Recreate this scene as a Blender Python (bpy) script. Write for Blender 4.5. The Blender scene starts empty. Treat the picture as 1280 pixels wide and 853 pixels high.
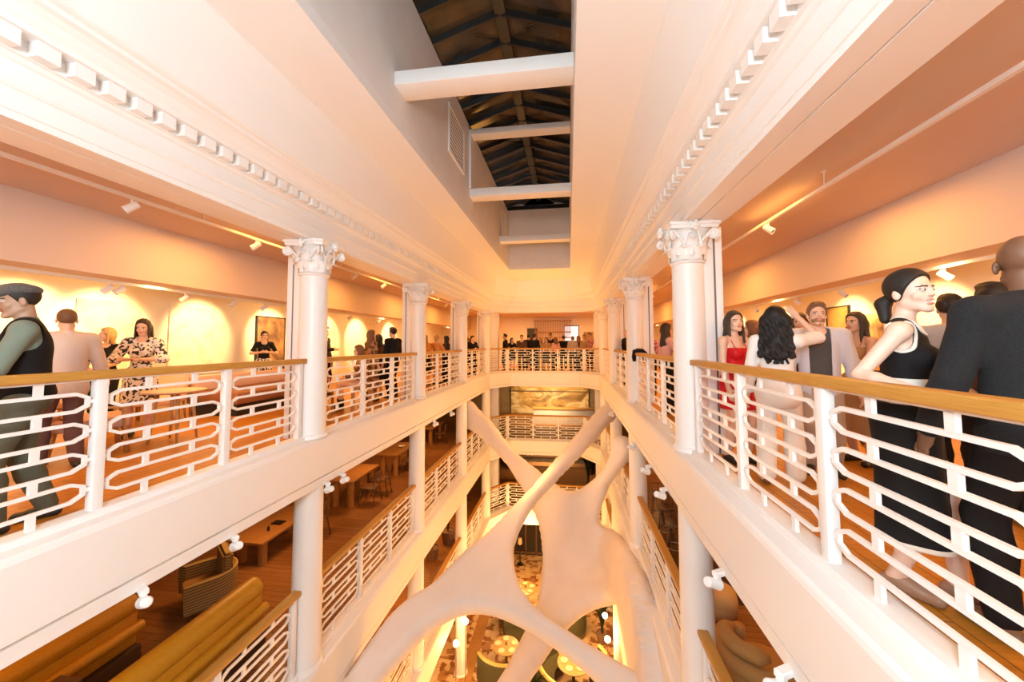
import bpy, bmesh, math, random
import numpy as np
from mathutils import Vector, Matrix, noise
PI = math.pi
random.seed(7)
SC = bpy.context.scene
COL = SC.collection
XC = -1.062            # middle of the atrium
U = 2.554              # half width, column line to column line
Y1, BAY = 5.072, 3.926 # first column, column spacing
STOREY = 3.09
YF = 18.0              # far side of the atrium
GROUND = -9.5
UW = 7.2               # gallery wall
YB = 25.0              # back wall of the far gallery
YN = -2.6              # near end of what is built

# ------------------------------------------------------------------ materials
MATS = {}
def mat(name, col, rough=.5, metal=0., spec=.5, emit=None, estr=0.):
    if name in MATS: return MATS[name]
    m = bpy.data.materials.new(name); m.use_nodes = True
    b = m.node_tree.nodes['Principled BSDF']
    b.inputs['Base Color'].default_value = (*col, 1)
    b.inputs['Roughness'].default_value = rough
    if name in ('oak_floor', 'brown_oak_floor', 'oak_handrail', 'table_wood'): spec = .25
    b.inputs['Metallic'].default_value = metal
    b.inputs['Specular IOR Level'].default_value = spec
    if emit:
        b.inputs['Emission Color'].default_value = (*emit, 1); b.inputs['Emission Strength'].default_value = estr
    MATS[name] = m
    return m
def nodes_of(m):
    return m.node_tree.nodes, m.node_tree.links, m.node_tree.nodes['Principled BSDF']
def noisy(name, c1, c2, scale=8., rough=.5, detail=4., stretch=(1, 1, 1), bump=0., lo=.35, hi=.65, spec=.5):
    if name in MATS: return MATS[name]
    m = mat(name, c1, rough, spec=spec)
    n, l, b = nodes_of(m)
    tc = n.new('ShaderNodeTexCoord'); mp = n.new('ShaderNodeMapping'); mp.inputs['Scale'].default_value = stretch
    nz = n.new('ShaderNodeTexNoise'); nz.inputs['Scale'].default_value = scale; nz.inputs['Detail'].default_value = detail
    cr = n.new('ShaderNodeValToRGB'); e = cr.color_ramp.elements
    e[0].position = lo; e[0].color = (*c1, 1); e[1].position = hi; e[1].color = (*c2, 1)
    l.new(tc.outputs['Object'], mp.inputs['Vector']); l.new(mp.outputs[0], nz.inputs['Vector'])
    l.new(nz.outputs['Fac'], cr.inputs['Fac']); l.new(cr.outputs[0], b.inputs['Base Color'])
    if bump:
        bp = n.new('ShaderNodeBump'); bp.inputs['Strength'].default_value = bump
        l.new(nz.outputs['Fac'], bp.inputs['Height']); l.new(bp.outputs[0], b.inputs['Normal'])
    return m
def planks(name, c1, c2, mortar, w=1.6, h=.12, rot=0., rough=.35):
    if name in MATS: return MATS[name]
    m = mat(name, c1, rough)
    n, l, b = nodes_of(m)
    tc = n.new('ShaderNodeTexCoord'); mp = n.new('ShaderNodeMapping'); mp.inputs['Rotation'].default_value = (0, 0, rot)
    br = n.new('ShaderNodeTexBrick'); br.offset = .37
    br.inputs['Color1'].default_value = (*c1, 1); br.inputs['Color2'].default_value = (*c2, 1); br.inputs['Mortar'].default_value = (*mortar, 1)
    br.inputs['Scale'].default_value = 1.; br.inputs['Brick Width'].default_value = w; br.inputs['Row Height'].default_value = h
    br.inputs['Mortar Size'].default_value = .004; br.inputs['Bias'].default_value = 0.
    nz = n.new('ShaderNodeTexNoise'); nz.inputs['Scale'].default_value = 3.; nz.inputs['Detail'].default_value = 6
    mp2 = n.new('ShaderNodeMapping'); mp2.inputs['Rotation'].default_value = (0, 0, rot); mp2.inputs['Scale'].default_value = (1, 14, 1)
    mx = n.new('ShaderNodeMixRGB'); mx.blend_type = 'MULTIPLY'; mx.inputs['Fac'].default_value = .55
    cr = n.new('ShaderNodeValToRGB'); cr.color_ramp.elements[0].color = (.55, .5, .45, 1); cr.color_ramp.elements[1].color = (1, 1, 1, 1)
    cr.color_ramp.elements[0].position = .3; cr.color_ramp.elements[1].position = .65
    l.new(tc.outputs['Object'], mp.inputs['Vector']); l.new(mp.outputs[0], br.inputs['Vector'])
    l.new(tc.outputs['Object'], mp2.inputs['Vector']); l.new(mp2.outputs[0], nz.inputs['Vector'])
    l.new(nz.outputs['Fac'], cr.inputs['Fac']); l.new(br.outputs['Color'], mx.inputs[1]); l.new(cr.outputs[0], mx.inputs[2])
    l.new(mx.outputs[0], b.inputs['Base Color'])
    return m
WHITE = mat('white_paint', (.84, .82, .80), .55)
SATIN = mat('white_satin_paint', (.86, .84, .82), .38)
PLASTER = noisy('white_plaster', (.78, .755, .735), (.83, .805, .785), 1.5, .6)
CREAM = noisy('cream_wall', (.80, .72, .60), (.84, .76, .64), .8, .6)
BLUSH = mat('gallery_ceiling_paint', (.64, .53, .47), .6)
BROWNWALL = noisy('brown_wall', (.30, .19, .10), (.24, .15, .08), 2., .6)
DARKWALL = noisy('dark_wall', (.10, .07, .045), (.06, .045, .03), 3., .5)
OAK = noisy('oak_rail', (.42, .22, .075), (.56, .32, .12), 5., .38, stretch=(30, 1.2, 30), lo=.3, hi=.7)
OAKX = noisy('oak_rail_cross', (.42, .22, .075), (.56, .32, .12), 5., .38, stretch=(1.2, 30, 30), lo=.3, hi=.7)
FLOORW = planks('oak_floor', (.60, .245, .03), (.50, .20, .024), (.22, .08, .012), rot=PI/2)
FLOOR2 = planks('brown_oak_floor', (.36, .165, .05), (.28, .12, .035), (.10, .04, .012), w=1.9, h=.13, rot=0)
BLACK = mat('black_plastic', (.012, .011, .011), .4)
STEEL = mat('dark_steel', (.035, .032, .03), .35, .6)
CHROME = mat('steel', (.55, .5, .45), .3, 1.)
TABLEW = noisy('table_wood', (.44, .22, .07), (.34, .16, .05), 4., .35, stretch=(1.5, 14, 14))
DARKW = noisy('dark_wood', (.12, .06, .028), (.17, .085, .04), 5., .4, stretch=(12, 12, 2))

# ------------------------------------------------------------------ objects
def put(name, mesh, m=None, parent=None, smooth=None):
    if m is not None:
        for q in (m if isinstance(m, (list, tuple)) else [m]): mesh.materials.append(q)
    o = bpy.data.objects.new(name, mesh); COL.objects.link(o)
    if parent is not None: o.parent = parent
    if smooth is True: mesh.shade_smooth()
    elif smooth:
        mesh.shade_smooth(); mesh.set_sharp_from_angle(angle=math.radians(smooth))
    return o
def obj(name, bm, m=None, parent=None, smooth=None, norm=True):
    if norm: bmesh.ops.recalc_face_normals(bm, faces=bm.faces[:])
    me = bpy.data.meshes.new(name); bm.to_mesh(me); bm.free()
    return put(name, me, m, parent, smooth)
def tag(o, label, cat, group=None, kind=None):
    o['label'] = label; o['category'] = cat
    if group: o['group'] = group
    if kind: o['kind'] = kind
    return o
def thing(name, label, cat, loc=(0, 0, 0), rz=0., group=None):
    o = bpy.data.objects.new(name, None); COL.objects.link(o)
    o.empty_display_size = .1
    o.location = loc; o.rotation_euler = (0, 0, rz)
    return tag(o, label, cat, group)
def struct(o):
    o['kind'] = 'structure'; return o
def dup(root, loc=None, rz=None, label=None, group=None, scale=None):
    r = root.copy(); COL.objects.link(r)
    if loc is not None: r.location = loc
    if rz is not None: r.rotation_euler = (0, 0, rz)
    if label: r['label'] = label
    if group: r['group'] = group
    if scale: r.scale = scale
    for ch in list(root.children):
        c = ch.copy(); COL.objects.link(c); c.parent = r
        for g in ch.children:
            d = g.copy(); COL.objects.link(d); d.parent = c
    return r

# ------------------------------------------------------------------ shapes
def box(bm, x0, x1, y0, y1, z0, z1, mtx=None):
    vs = [bm.verts.new(mtx @ Vector(p) if mtx else p) for p in
          [(x0, y0, z0), (x1, y0, z0), (x1, y1, z0), (x0, y1, z0), (x0, y0, z1), (x1, y0, z1), (x1, y1, z1), (x0, y1, z1)]]
    for f in ((0, 3, 2, 1), (4, 5, 6, 7), (0, 1, 5, 4), (1, 2, 6, 5), (2, 3, 7, 6), (3, 0, 4, 7)): bm.faces.new([vs[i] for i in f])
    return vs
def bxobj(name, dims, m, parent=None, bev=0.):
    bm = bmesh.new(); box(bm, *dims)
    if bev: bmesh.ops.bevel(bm, geom=bm.edges[:], offset=bev, segments=2, affect='EDGES', profile=.5)
    return obj(name, bm, m, parent, 35 if bev else None)
def lathe(bm, prof, seg=24, cx=0., cy=0., cap=True, mtx=None):
    rings = []
    for r, z in prof:
        rings.append([bm.verts.new((mtx @ Vector((cx+r*math.cos(2*PI*i/seg), cy+r*math.sin(2*PI*i/seg), z))) if mtx else
                                   (cx+r*math.cos(2*PI*i/seg), cy+r*math.sin(2*PI*i/seg), z)) for i in range(seg)])
    for a, b in zip(rings, rings[1:]):
        for i in range(seg): bm.faces.new((a[i], a[(i+1) % seg], b[(i+1) % seg], b[i]))
    if cap:
        if prof[0][0] > 1e-5: bm.faces.new(rings[0][::-1])
        if prof[-1][0] > 1e-5: bm.faces.new(rings[-1])
    return rings
def tube(bm, pts, rad, seg=8, cap=True, closed=False):
    pts = [Vector(p) for p in pts]; n = len(pts)
    rad = rad if isinstance(rad, (list, tuple)) else [rad]*n
    rings = []; ref = None
    for i, p in enumerate(pts):
        a = pts[(i-1) % n] if (closed or i > 0) else p
        b = pts[(i+1) % n] if (closed or i < n-1) else p
        t = (b-a).normalized()
        if ref is None: ref = Vector((0, 0, 1)) if abs(t.z) < .9 else Vector((1, 0, 0))
        u = (ref-t*ref.dot(t)).normalized(); v = t.cross(u); ref = u
        rings.append([bm.verts.new(p+(u*math.cos(2*PI*k/seg)+v*math.sin(2*PI*k/seg))*rad[i]) for k in range(seg)])
    for i in range(n if closed else n-1):
        a, b = rings[i], rings[(i+1) % n]
        for k in range(seg): bm.faces.new((a[k], a[(k+1) % seg], b[(k+1) % seg], b[k]))
    if cap and not closed:
        bm.faces.new(rings[0][::-1]); bm.faces.new(rings[-1])
def barpath(bm, pts, w, d, nrm, closed=False):
    """rectangular bar along a polyline lying in a plane; w across in the plane, d along nrm"""
    pts = [Vector(p) for p in pts]; n = len(pts); nrm = Vector(nrm).normalized(); rings = []
    for i, p in enumerate(pts):
        t1 = (p-pts[i-1]).normalized() if (closed or i > 0) else None
        t2 = (pts[(i+1) % n]-p).normalized() if (closed or i < n-1) else None
        t1 = t1 or t2; t2 = t2 or t1
        s1 = nrm.cross(t1); s2 = nrm.cross(t2); s = (s1+s2).normalized(); s /= max(.3, s.dot(s1))
        rings.append([bm.verts.new(p+s*w/2*a+nrm*d/2*b) for a, b in ((-1, -1), (1, -1), (1, 1), (-1, 1))])
    for i in range(n if closed else n-1):
        a, b = rings[i], rings[(i+1) % n]
        for k in range(4): bm.faces.new((a[k], a[(k+1) % 4], b[(k+1) % 4], b[k]))
    if not closed: bm.faces.new(rings[0][::-1]); bm.faces.new(rings[-1])
def outline(u, y0=YN, ch=(.77, 1.15)):
    yf = YF+(u-U)
    return [(XC-u, y0), (XC-u, yf-ch[1]), (XC-u+ch[0], yf), (XC+u-ch[0], yf), (XC+u, yf-ch[1]), (XC+u, y0)]
def sweep(bm, prof, y0=YN, closed=False):
    rings = [[bm.verts.new((x, y, z)) for x, y in outline(u, y0)] for u, z in prof]
    m = len(rings)
    for a, b in zip(rings, rings[1:] + ([rings[0]] if closed else [])):
        for i in range(5): bm.faces.new((a[i], a[i+1], b[i+1], b[i]))
    if closed:
        bm.faces.new([r[0] for r in rings]); bm.faces.new([r[5] for r in rings])
# ================================================================== the building
# entablature round the top of the atrium, wall above it and the ceiling soffit
ent = [(2.915, 2.75), (2.62, 2.75), (2.62, 2.765), (2.60, 2.765), (2.60, 2.75), (2.445, 2.75), (2.445, 2.80), (2.43, 2.805), (2.43, 2.94), (2.415, 2.945), (2.40, 2.965),
       (2.40, 2.985), (2.425, 3.0), (2.425, 3.11), (2.40, 3.12), (2.385, 3.145), (2.36, 3.15), (2.36, 3.255), (2.25, 3.258), (2.245, 3.30),
       (2.225, 3.32), (2.20, 3.365), (2.16, 3.40), (2.125, 3.415), (2.122, 3.445), (2.09, 3.455), (2.07, 3.47), (2.05, 3.56), (1.99, 3.9),
       (1.935, 4.13), (1.924, 4.16), (1.924, 4.20), (1.90, 4.20), (1.90, 4.17), (1.2, 4.20), (1.2, 4.6), (2.915, 4.6)]
bm = bmesh.new(); sweep(bm, ent[:32]+[(1.93, 4.6), (2.915, 4.6)], closed=True); struct(obj('trim_1', bm, WHITE))
# dentil blocks, one mesh: carved course of the cornice
bm = bmesh.new()
for s in (-1, 1):
    y = YN+.1
    while y < 16.6:
        x0, x1 = sorted((XC+s*2.36, XC+s*2.275)); box(bm, x0, x1, y, y+.115, 3.155, 3.256); y += .192
x = XC-1.5
while x < XC+1.45:
    yy = YF+(2.36-U); box(bm, x, x+.115, yy-.085, yy, 3.155, 3.256); x += .192
struct(obj('trim_2', bm, WHITE))
# soffit with the slot of the skylight shaft, shaft walls
SH, SY0, SY1, SZ = 1.168, YN, 14.75, 6.40
bm = bmesh.new()
for s in (-1, 1):
    x0, x1 = sorted((XC+s*SH, XC+s*1.935)); box(bm, x0, x1, YN, YF, 4.18, 4.32)
box(bm, XC-SH, XC+SH, SY1, YF, 4.18, 4.32)
struct(obj('ceiling', bm, WHITE))
bm = bmesh.new(); box(bm, XC-SH-.15, XC-SH, SY0, SY1, 4.32, SZ)
o = struct(obj('wall_left', bm, PLASTER))
bm = bmesh.new(); box(bm, XC+SH, XC+SH+.15, SY0, SY1, 4.32, SZ); struct(obj('wall_right', bm, PLASTER))
bm = bmesh.new(); box(bm, XC-SH-.15, XC+SH+.15, SY1, SY1+.15, 4.32, SZ+.35)
box(bm, XC+.1, XC+.11, SY1-.006, SY1, 4.4, 6.0); struct(obj('wall_far', bm, PLASTER))
bm = bmesh.new(); box(bm, XC-SH-.15, XC+SH+.15, SY0-.15, SY0, 4.18, SZ+.4); struct(obj('wall_near', bm, PLASTER))
# louvred clerestory panels in the left shaft wall + projecting pier under the high tie
for k, (ya, yb) in enumerate(((7.0, 8.0), (13.0, 13.8))):
    bm = bmesh.new(); X = XC-SH
    box(bm, X, X+.012, ya, yb, 5.05, 5.9)
    o = obj('window_%d' % (k+1), bm, mat('grey_louvre', (.32, .30, .29), .5)); struct(o)
    bm = bmesh.new()
    for a, b, c, d in ((ya-.05, ya, 5.0, 5.95), (yb, yb+.05, 5.0, 5.95), (ya, yb, 5.0, 5.05), (ya, yb, 5.9, 5.95)): box(bm, X, X+.03, a, b, c, d)
    for j in range(10): box(bm, X+.012, X+.02, ya, yb, 5.07+j*.083, 5.105+j*.083)
    obj('window_frame', bm, WHITE, o)
bm = bmesh.new(); box(bm, XC-SH, XC-SH+.05, 8.52, 8.85, 4.9, 6.17); struct(obj('trim_10', bm, WHITE))
# tie beams across the shaft
BL = ['nearest and widest white tie beam crossing the skylight shaft', 'low white tie beam in the middle of the skylight shaft',
      'farthest white tie beam, before the plain end wall of the skylight shaft']
for k, y in enumerate((4.65, 8.57, 12.6)):
    o = thing('tie_beam', BL[k], 'beam', (XC, y, 4.72))
    bxobj('beam', (-SH, SH, 0, .36, 0, .185), WHITE, o, .006)
o = thing('tie_beam', 'short high white tie beam just under the skylight rafters, above a lower one', 'beam', (XC, 8.52, 6.17))
bxobj('beam', (-SH, SH, 0, .3, 0, .13), WHITE, o, .006)
# ---- glazed roof over the shaft
RIDGE, EAVE = 6.96, 6.54
slope = math.atan2(RIDGE-EAVE, SH+.1)
GLASSD = noisy('dark_glass_warm_reflections', (.012, .010, .006), (.085, .05, .02), 1.1, .16, detail=3., lo=.4, hi=.62)  # brown blotches painted into the glass colour as warm interior reflections
roof = thing('skylight_roof', 'dark steel-raftered glass roof above the white skylight shaft, night behind it', 'skylight', (XC, SY0, EAVE))
L = SY1-SY0
bm = bmesh.new(); box(bm, -.09, .09, 0, L, RIDGE-EAVE-.16, RIDGE-EAVE-.02); obj('ridge_beam', bm, STEEL, roof)
bm = bmesh.new(); box(bm, -SH-.12, SH+.12, L-.06, L, -.02, .12); obj('end_rail', bm, STEEL, roof)
ny = int(L/.62)
for s in (-1, 1):
    for k in range(ny+1):
        y = k*.62
        bm = bmesh.new()
        M = Matrix.Translation((0, y, RIDGE-EAVE-.02)) @ Matrix.Rotation(s*slope, 4, 'Y')
        a, b = sorted((0, s*(SH+.1)/math.cos(slope)))
        box(bm, a, b, 0, .05, -.13, -.02, M); obj('rafter', bm, STEEL, roof)
        if k < ny:
            bm = bmesh.new(); box(bm, a, b, .05, .62, -.015, .0, M); obj('glass_pane', bm, GLASSD, roof)
bm = bmesh.new()
for k in range(0, ny, 2):
    y = k*.62+.3
    tube(bm, [(-.5, y, .18), (-.05, y+.35, .34)], .012, 6); tube(bm, [(.5, y, .18), (.05, y+.35, .34)], .012, 6)
obj('wind_brace', bm, STEEL, roof)
# skylight end gable
bm = bmesh.new(); v = [bm.verts.new(p) for p in ((-.62, L-.07, .13), (.62, L-.07, .13), (.3, L-.07, .36), (-.3, L-.07, .36))]; bm.faces.new(v)
bmesh.ops.solidify(bm, geom=bm.faces[:], thickness=.01); obj('gable_pane', bm, GLASSD, roof)

# ---- floors: three galleries round the void, each edge with its ledge and grooved fascia
LEDGE = [(2.80, -.08), (2.66, -.08), (2.66, .035), (2.63, .045), (2.50, .045), (2.485, .035), (2.48, .0), (2.37, -.004), (2.345, -.02), (2.335, -.05), (2.335, -.525), (2.375, -.527),
         (2.375, -.55), (2.345, -.552), (2.345, -.655), (2.80, -.655)]
def levels(z, fm, cm, wm, k):
    bm = bmesh.new(); sweep(bm, [(u, z+h) for u, h in LEDGE], closed=True); struct(obj('trim_%d' % (3+k), bm, WHITE))
    bm = bmesh.new()
    for s in (-1, 1):
        x0, x1 = sorted((XC+s*2.66, XC+s*UW)); box(bm, x0, x1, YN, YB, z-.15, z-.03)
    box(bm, XC-2.66, XC+2.66, YF+.106, YB, z-.15, z-.03)
    y1 = YF-1.15+.106
    for s in (-1, 1):
        v = [bm.verts.new((XC+s*x, y, zz)) for zz in (z-.15, z-.03) for x, y in ((2.66, y1), (2.66, YF+.106), (1.89, YF+.106))]
        bm.faces.new(v[:3]); bm.faces.new(v[3:])
        for i in range(3): bm.faces.new((v[i], v[(i+1) % 3], v[3+(i+1) % 3], v[3+i]))
    struct(obj('floor', bm, fm))
    bm = bmesh.new()                      # underside of the slab = ceiling of the storey below
    for s in (-1, 1):
        x0, x1 = sorted((XC+s*2.80, XC+s*UW)); box(bm, x0, x1, YN, YB, z-.655, z-.16)
    box(bm, XC-2.80, XC+2.80, YF+.25, YB, z-.655, z-.16)
    struct(obj('ceiling', bm, cm))
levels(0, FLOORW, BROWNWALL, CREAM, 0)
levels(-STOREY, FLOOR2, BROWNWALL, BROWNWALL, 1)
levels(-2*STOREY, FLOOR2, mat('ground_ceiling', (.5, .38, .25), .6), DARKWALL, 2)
# ---- outer walls per storey
for side, s in (('left', -1), ('right', 1)):
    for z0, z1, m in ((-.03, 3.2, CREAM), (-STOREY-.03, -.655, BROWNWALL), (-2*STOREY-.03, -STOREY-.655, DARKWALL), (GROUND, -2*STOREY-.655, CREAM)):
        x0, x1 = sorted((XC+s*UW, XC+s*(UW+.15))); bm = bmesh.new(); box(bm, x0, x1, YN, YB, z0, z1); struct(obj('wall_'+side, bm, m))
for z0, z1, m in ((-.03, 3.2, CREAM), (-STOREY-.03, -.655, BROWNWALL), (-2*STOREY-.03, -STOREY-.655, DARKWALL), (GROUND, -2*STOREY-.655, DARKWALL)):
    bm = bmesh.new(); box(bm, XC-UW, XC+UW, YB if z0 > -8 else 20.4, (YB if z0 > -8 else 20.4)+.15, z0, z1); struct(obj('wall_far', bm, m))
bm = bmesh.new(); box(bm, XC-UW, XC+UW, YN-.15, YN, GROUND, 4.6); struct(obj('wall_near', bm, WHITE))
# ---- top gallery ceilings with the dropped bulkhead
for s in (-1, 1):
    bm = bmesh.new(); x0, x1 = sorted((XC+s*2.915, XC+s*5.3)); box(bm, x0, x1, YN, YB, 3.14, 3.3); struct(obj('ceiling', bm, BLUSH))
    bm = bmesh.new(); x0, x1 = sorted((XC+s*5.3, XC+s*5.72)); box(bm, x0, x1, YN, YB, 2.28, 3.3); struct(obj('trim_%d' % (7+s), bm, BLUSH))
    bm = bmesh.new(); x0, x1 = sorted((XC+s*5.72, XC+s*UW)); box(bm, x0, x1, YN, YB, 2.52, 2.7); struct(obj('ceiling', bm, CREAM))
bm = bmesh.new(); box(bm, XC-2.915, XC+2.915, YF+.361, YB, 3.0, 3.2); struct(obj('ceiling', bm, BLUSH))
bm = bmesh.new(); box(bm, XC-UW, XC+UW, YN, YB, 4.62, 4.75)
bm.free()
# ---- ground floor: broken-tile mosaic
def mosaic():
    m = mat('mosaic_tiles', (.6, .4, .2), .35); n, l, b = nodes_of(m)
    tc = n.new('ShaderNodeTexCoord'); v = n.new('ShaderNodeTexVoronoi'); v.inputs['Scale'].default_value = 5.5; v.distance = 'CHEBYCHEV'
    cr = n.new('ShaderNodeValToRGB'); cr.color_ramp.interpolation = 'CONSTANT'
    e = cr.color_ramp.elements; e[0].color = (.62, .42, .22, 1); e[1].position = .42; e[1].color = (.26, .09, .03, 1)
    q = e.new(.62); q.color = (.40, .19, .07, 1); q = e.new(.8); q.color = (.70, .52, .32, 1)
    sp = n.new('ShaderNodeSeparateColor')
    l.new(tc.outputs['Object'], v.inputs['Vector']); l.new(v.outputs['Color'], sp.inputs[0]); l.new(sp.outputs[0], cr.inputs['Fac']); l.new(cr.outputs[0], b.inputs['Base Color'])
    return m
bm = bmesh.new(); box(bm, XC-UW, XC+UW, YN, YB, GROUND-.1, GROUND); struct(obj('floor', bm, mosaic()))
bm = bmesh.new(); box(bm, -3.62, -3.2, 9.0, 19.4, GROUND, GROUND+.012); struct(obj('trim_9', bm, TABLEW))

# ================================================================== columns
def leaf(bm, ang, r0, z0, h, out, wid):
    """an acanthus leaf: rises along the bell and curls outward at the tip"""
    n = 7; rows = []
    for i in range(n+1):
        t = i/n
        r = r0+out*(t**2.2)*1.0+.012
        z = z0+h*math.sin(min(1, t*1.12)*PI/2) - (h*.22*max(0, t-.72)/.28 if t > .72 else 0)
        w = wid*(.75+.5*math.sin(t*PI))*(1-.75*max(0, t-.7)/.3)*(1+.16*math.cos(t*PI*7))
        c = Vector((math.cos(ang), math.sin(ang), 0)); tn = Vector((-math.sin(ang), math.cos(ang), 0))
        rows.append([bm.verts.new(c*(r+off)+tn*(w*k)+Vector((0, 0, z))) for k, off in ((-1, -.004), (-.5, .01), (0, .02), (.5, .01), (1, -.004))])
    for a, b in zip(rows, rows[1:]):
        for k in range(4): bm.faces.new((a[k], a[k+1], b[k+1], b[k]))
def capital_mesh():
    bm = bmesh.new()
    lathe(bm, [(.185, 0), (.20, .01), (.207, .025), (.20, .04), (.188, .045), (.19, .10), (.20, .2), (.225, .32), (.275, .40), (.28, .405)], 28)
    for k in range(8): leaf(bm, k*PI/4+PI/8, .188, .045, .17, .075, .062)
    for k in range(8): leaf(bm, k*PI/4, .192, .10, .225, .115, .058)
    for k in range(4):                                        # corner volutes
        a = k*PI/2+PI/4; c = Vector((math.cos(a), math.sin(a), 0))
        for sgn in (-1, 1):
            tn = Vector((-math.sin(a), math.cos(a), 0))*sgn
            pts = []
            for i in range(26):
                t = i/25
                if t < .4: q = t/.4; pts.append(c*(.21+.13*q)+tn*(.085*(1-q)+.022)+Vector((0, 0, .22+.165*q)))
                else:
                    q = (t-.4)/.6; th = PI/2-q*PI*3.1; rr = .058*(1-.75*q)
                    pts.append(c*(.345+rr*math.cos(th))+tn*.022+Vector((0, 0, .327+rr*math.sin(th))))
            tube(bm, pts, .016, 6)
        tube(bm, [c*.345+Vector((-math.sin(a), math.cos(a), 0))*q+Vector((0, 0, .327)) for q in (-.03, .03)], .022, 10)
    for k in range(4):                                        # inner helices and fleuron
        a = k*PI/2; c = Vector((math.cos(a), math.sin(a), 0)); tn = Vector((-math.sin(a), math.cos(a), 0))
        for sgn in (-1, 1):
            tube(bm, [c*.235+tn*sgn*(.10-.07*i/9+.0*i)+Vector((0, 0, .2+.16*math.sin(i/9*PI*.62)))+c*(.04*i/9) for i in range(10)], .012, 5)
        M = Matrix.Translation(c*.315+Vector((0, 0, .425)))
        bmesh.ops.create_icosphere(bm, subdivisions=2, radius=.045, matrix=M)
        for j in range(5):
            th = j*2*PI/5; bmesh.ops.create_icosphere(bm, subdivisions=1, radius=.028, matrix=Matrix.Translation(c*.32+tn*.045*math.cos(th)+Vector((0, 0, .425+.045*math.sin(th)))))
    bmesh.ops.recalc_face_normals(bm, faces=bm.faces[:])
    me = bpy.data.meshes.new('capital'); bm.to_mesh(me); bm.free(); me.materials.append(SATIN); me.shade_smooth(); me.set_sharp_from_angle(angle=math.radians(40))
    bm = bmesh.new()
    # abacus with hollowed sides
    ring = []
    for k in range(4):
        a = k*PI/2+PI/4
        for i in range(7):
            t = i/7
            p0 = Vector((.40*math.cos(a+.07), .40*math.sin(a+.07), 0)); p1 = Vector((.40*math.cos(a+PI/2-.07), .40*math.sin(a+PI/2-.07), 0))
            p = p0.lerp(p1, t); p *= 1-.07*math.sin(t*PI); ring.append(p)
    lv = []
    for s, z in ((.94, .405), (.97, .42), (.97, .44), (1.03, .455), (1.03, .48), (.9, .48)):
        lv.append([bm.verts.new((p.x*s, p.y*s, z)) for p in ring])
    n = len(ring)
    for a, b in zip(lv, lv[1:]):
        for i in range(n): bm.faces.new((a[i], a[(i+1) % n], b[(i+1) % n], b[i]))
    bm.faces.new(lv[0][::-1]); bm.faces.new(lv[-1])
    bmesh.ops.recalc_face_normals(bm, faces=bm.faces[:])
    ma = bpy.data.meshes.new('abacus'); bm.to_mesh(ma); bm.free(); ma.materials.append(SATIN)
    return me, ma
def shaft_mesh(h, r0=.19, r1=.183):
    bm = bmesh.new(); lathe(bm, [(r0+.035, 0), (r0+.035, .03), (r0+.02, .05), (r0+.004, .06), (r0, .09), (r0, h*.35), (r1, h)], 36)
    bmesh.ops.recalc_face_normals(bm, faces=bm.faces[:])
    me = bpy.data.meshes.new('shaft'); bm.to_mesh(me); bm.free(); me.materials.append(SATIN); me.shade_smooth(); me.set_sharp_from_angle(angle=math.radians(40)); return me
CAP, ABA = capital_mesh(); SHM = shaft_mesh(2.27)
LOW = shaft_mesh(STOREY-.655-.0); LOWG = shaft_mesh(-2*STOREY-.655-GROUND)
ORD = ['nearest the camera', 'second from the camera', 'third from the camera', 'farthest from the camera']
for s, side in ((-1, 'left'), (1, 'right')):
    for k in range(4):
        X, Y = XC+s*U, Y1+k*BAY
        t = thing('column', 'white Corinthian column on the %s of the top gallery, %s' % (side, ORD[k]), 'column', (X, Y, 0), group='Corinthian columns of the top gallery')
        put('shaft', SHM, None, t).location = (0, 0, .0)
        c = put('capital', CAP, None, t); c.location = (0, 0, 2.27); put('abacus', ABA, None, c)
        for lv, me, nm in ((1, LOW, 'middle storey below the top gallery'), (2, LOW, 'third storey down, under the middle one'), (3, LOWG, 'ground storey')):
            z = -lv*STOREY if lv < 3 else GROUND
            o = put('column', me, None); o.location = (X, Y, z)
            tag(o, 'plain round white column on the %s of the %s, %s' % (side, nm, ORD[k]), 'column', 'plain columns of the lower storeys')
        # folding partition post behind the column
        t = thing('partition_post', 'white folded partition panel behind the %s column %s' % (side, ORD[k]), 'partition', (XC+s*2.86, Y+.02, -.03), group='folded partitions behind the columns')
        for a, b, nm in ((-.13, -.012, 'panel'), (.012, .09, 'panel')):
            d = sorted((s*a, s*b)); bxobj(nm, (d[0], d[1], -.06, .06, 0, 2.77), SATIN, t, .004)
        bxobj('hinge_strip', tuple(sorted((s*-.012, s*.012)))+(-.05, .05, 0, 2.77), mat('grey_gasket', (.16, .13, .12), .5), t)
# square piers at the far corners
for s, side in ((-1, 'left'), (1, 'right')):
    for lv in range(3):
        z = -lv*STOREY-.03; h = 2.78 if lv == 0 else STOREY-.625
        o = bxobj('corner_pier', (-.22, .22, -.2, .2, 0, h), WHITE, None, .01); o.location = (XC+s*2.48, YF+.42, z)
        tag(o, 'square white pier at the far %s corner of the %s' % (side, ('top gallery', 'middle storey', 'third storey')[lv]), 'pier')

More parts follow.
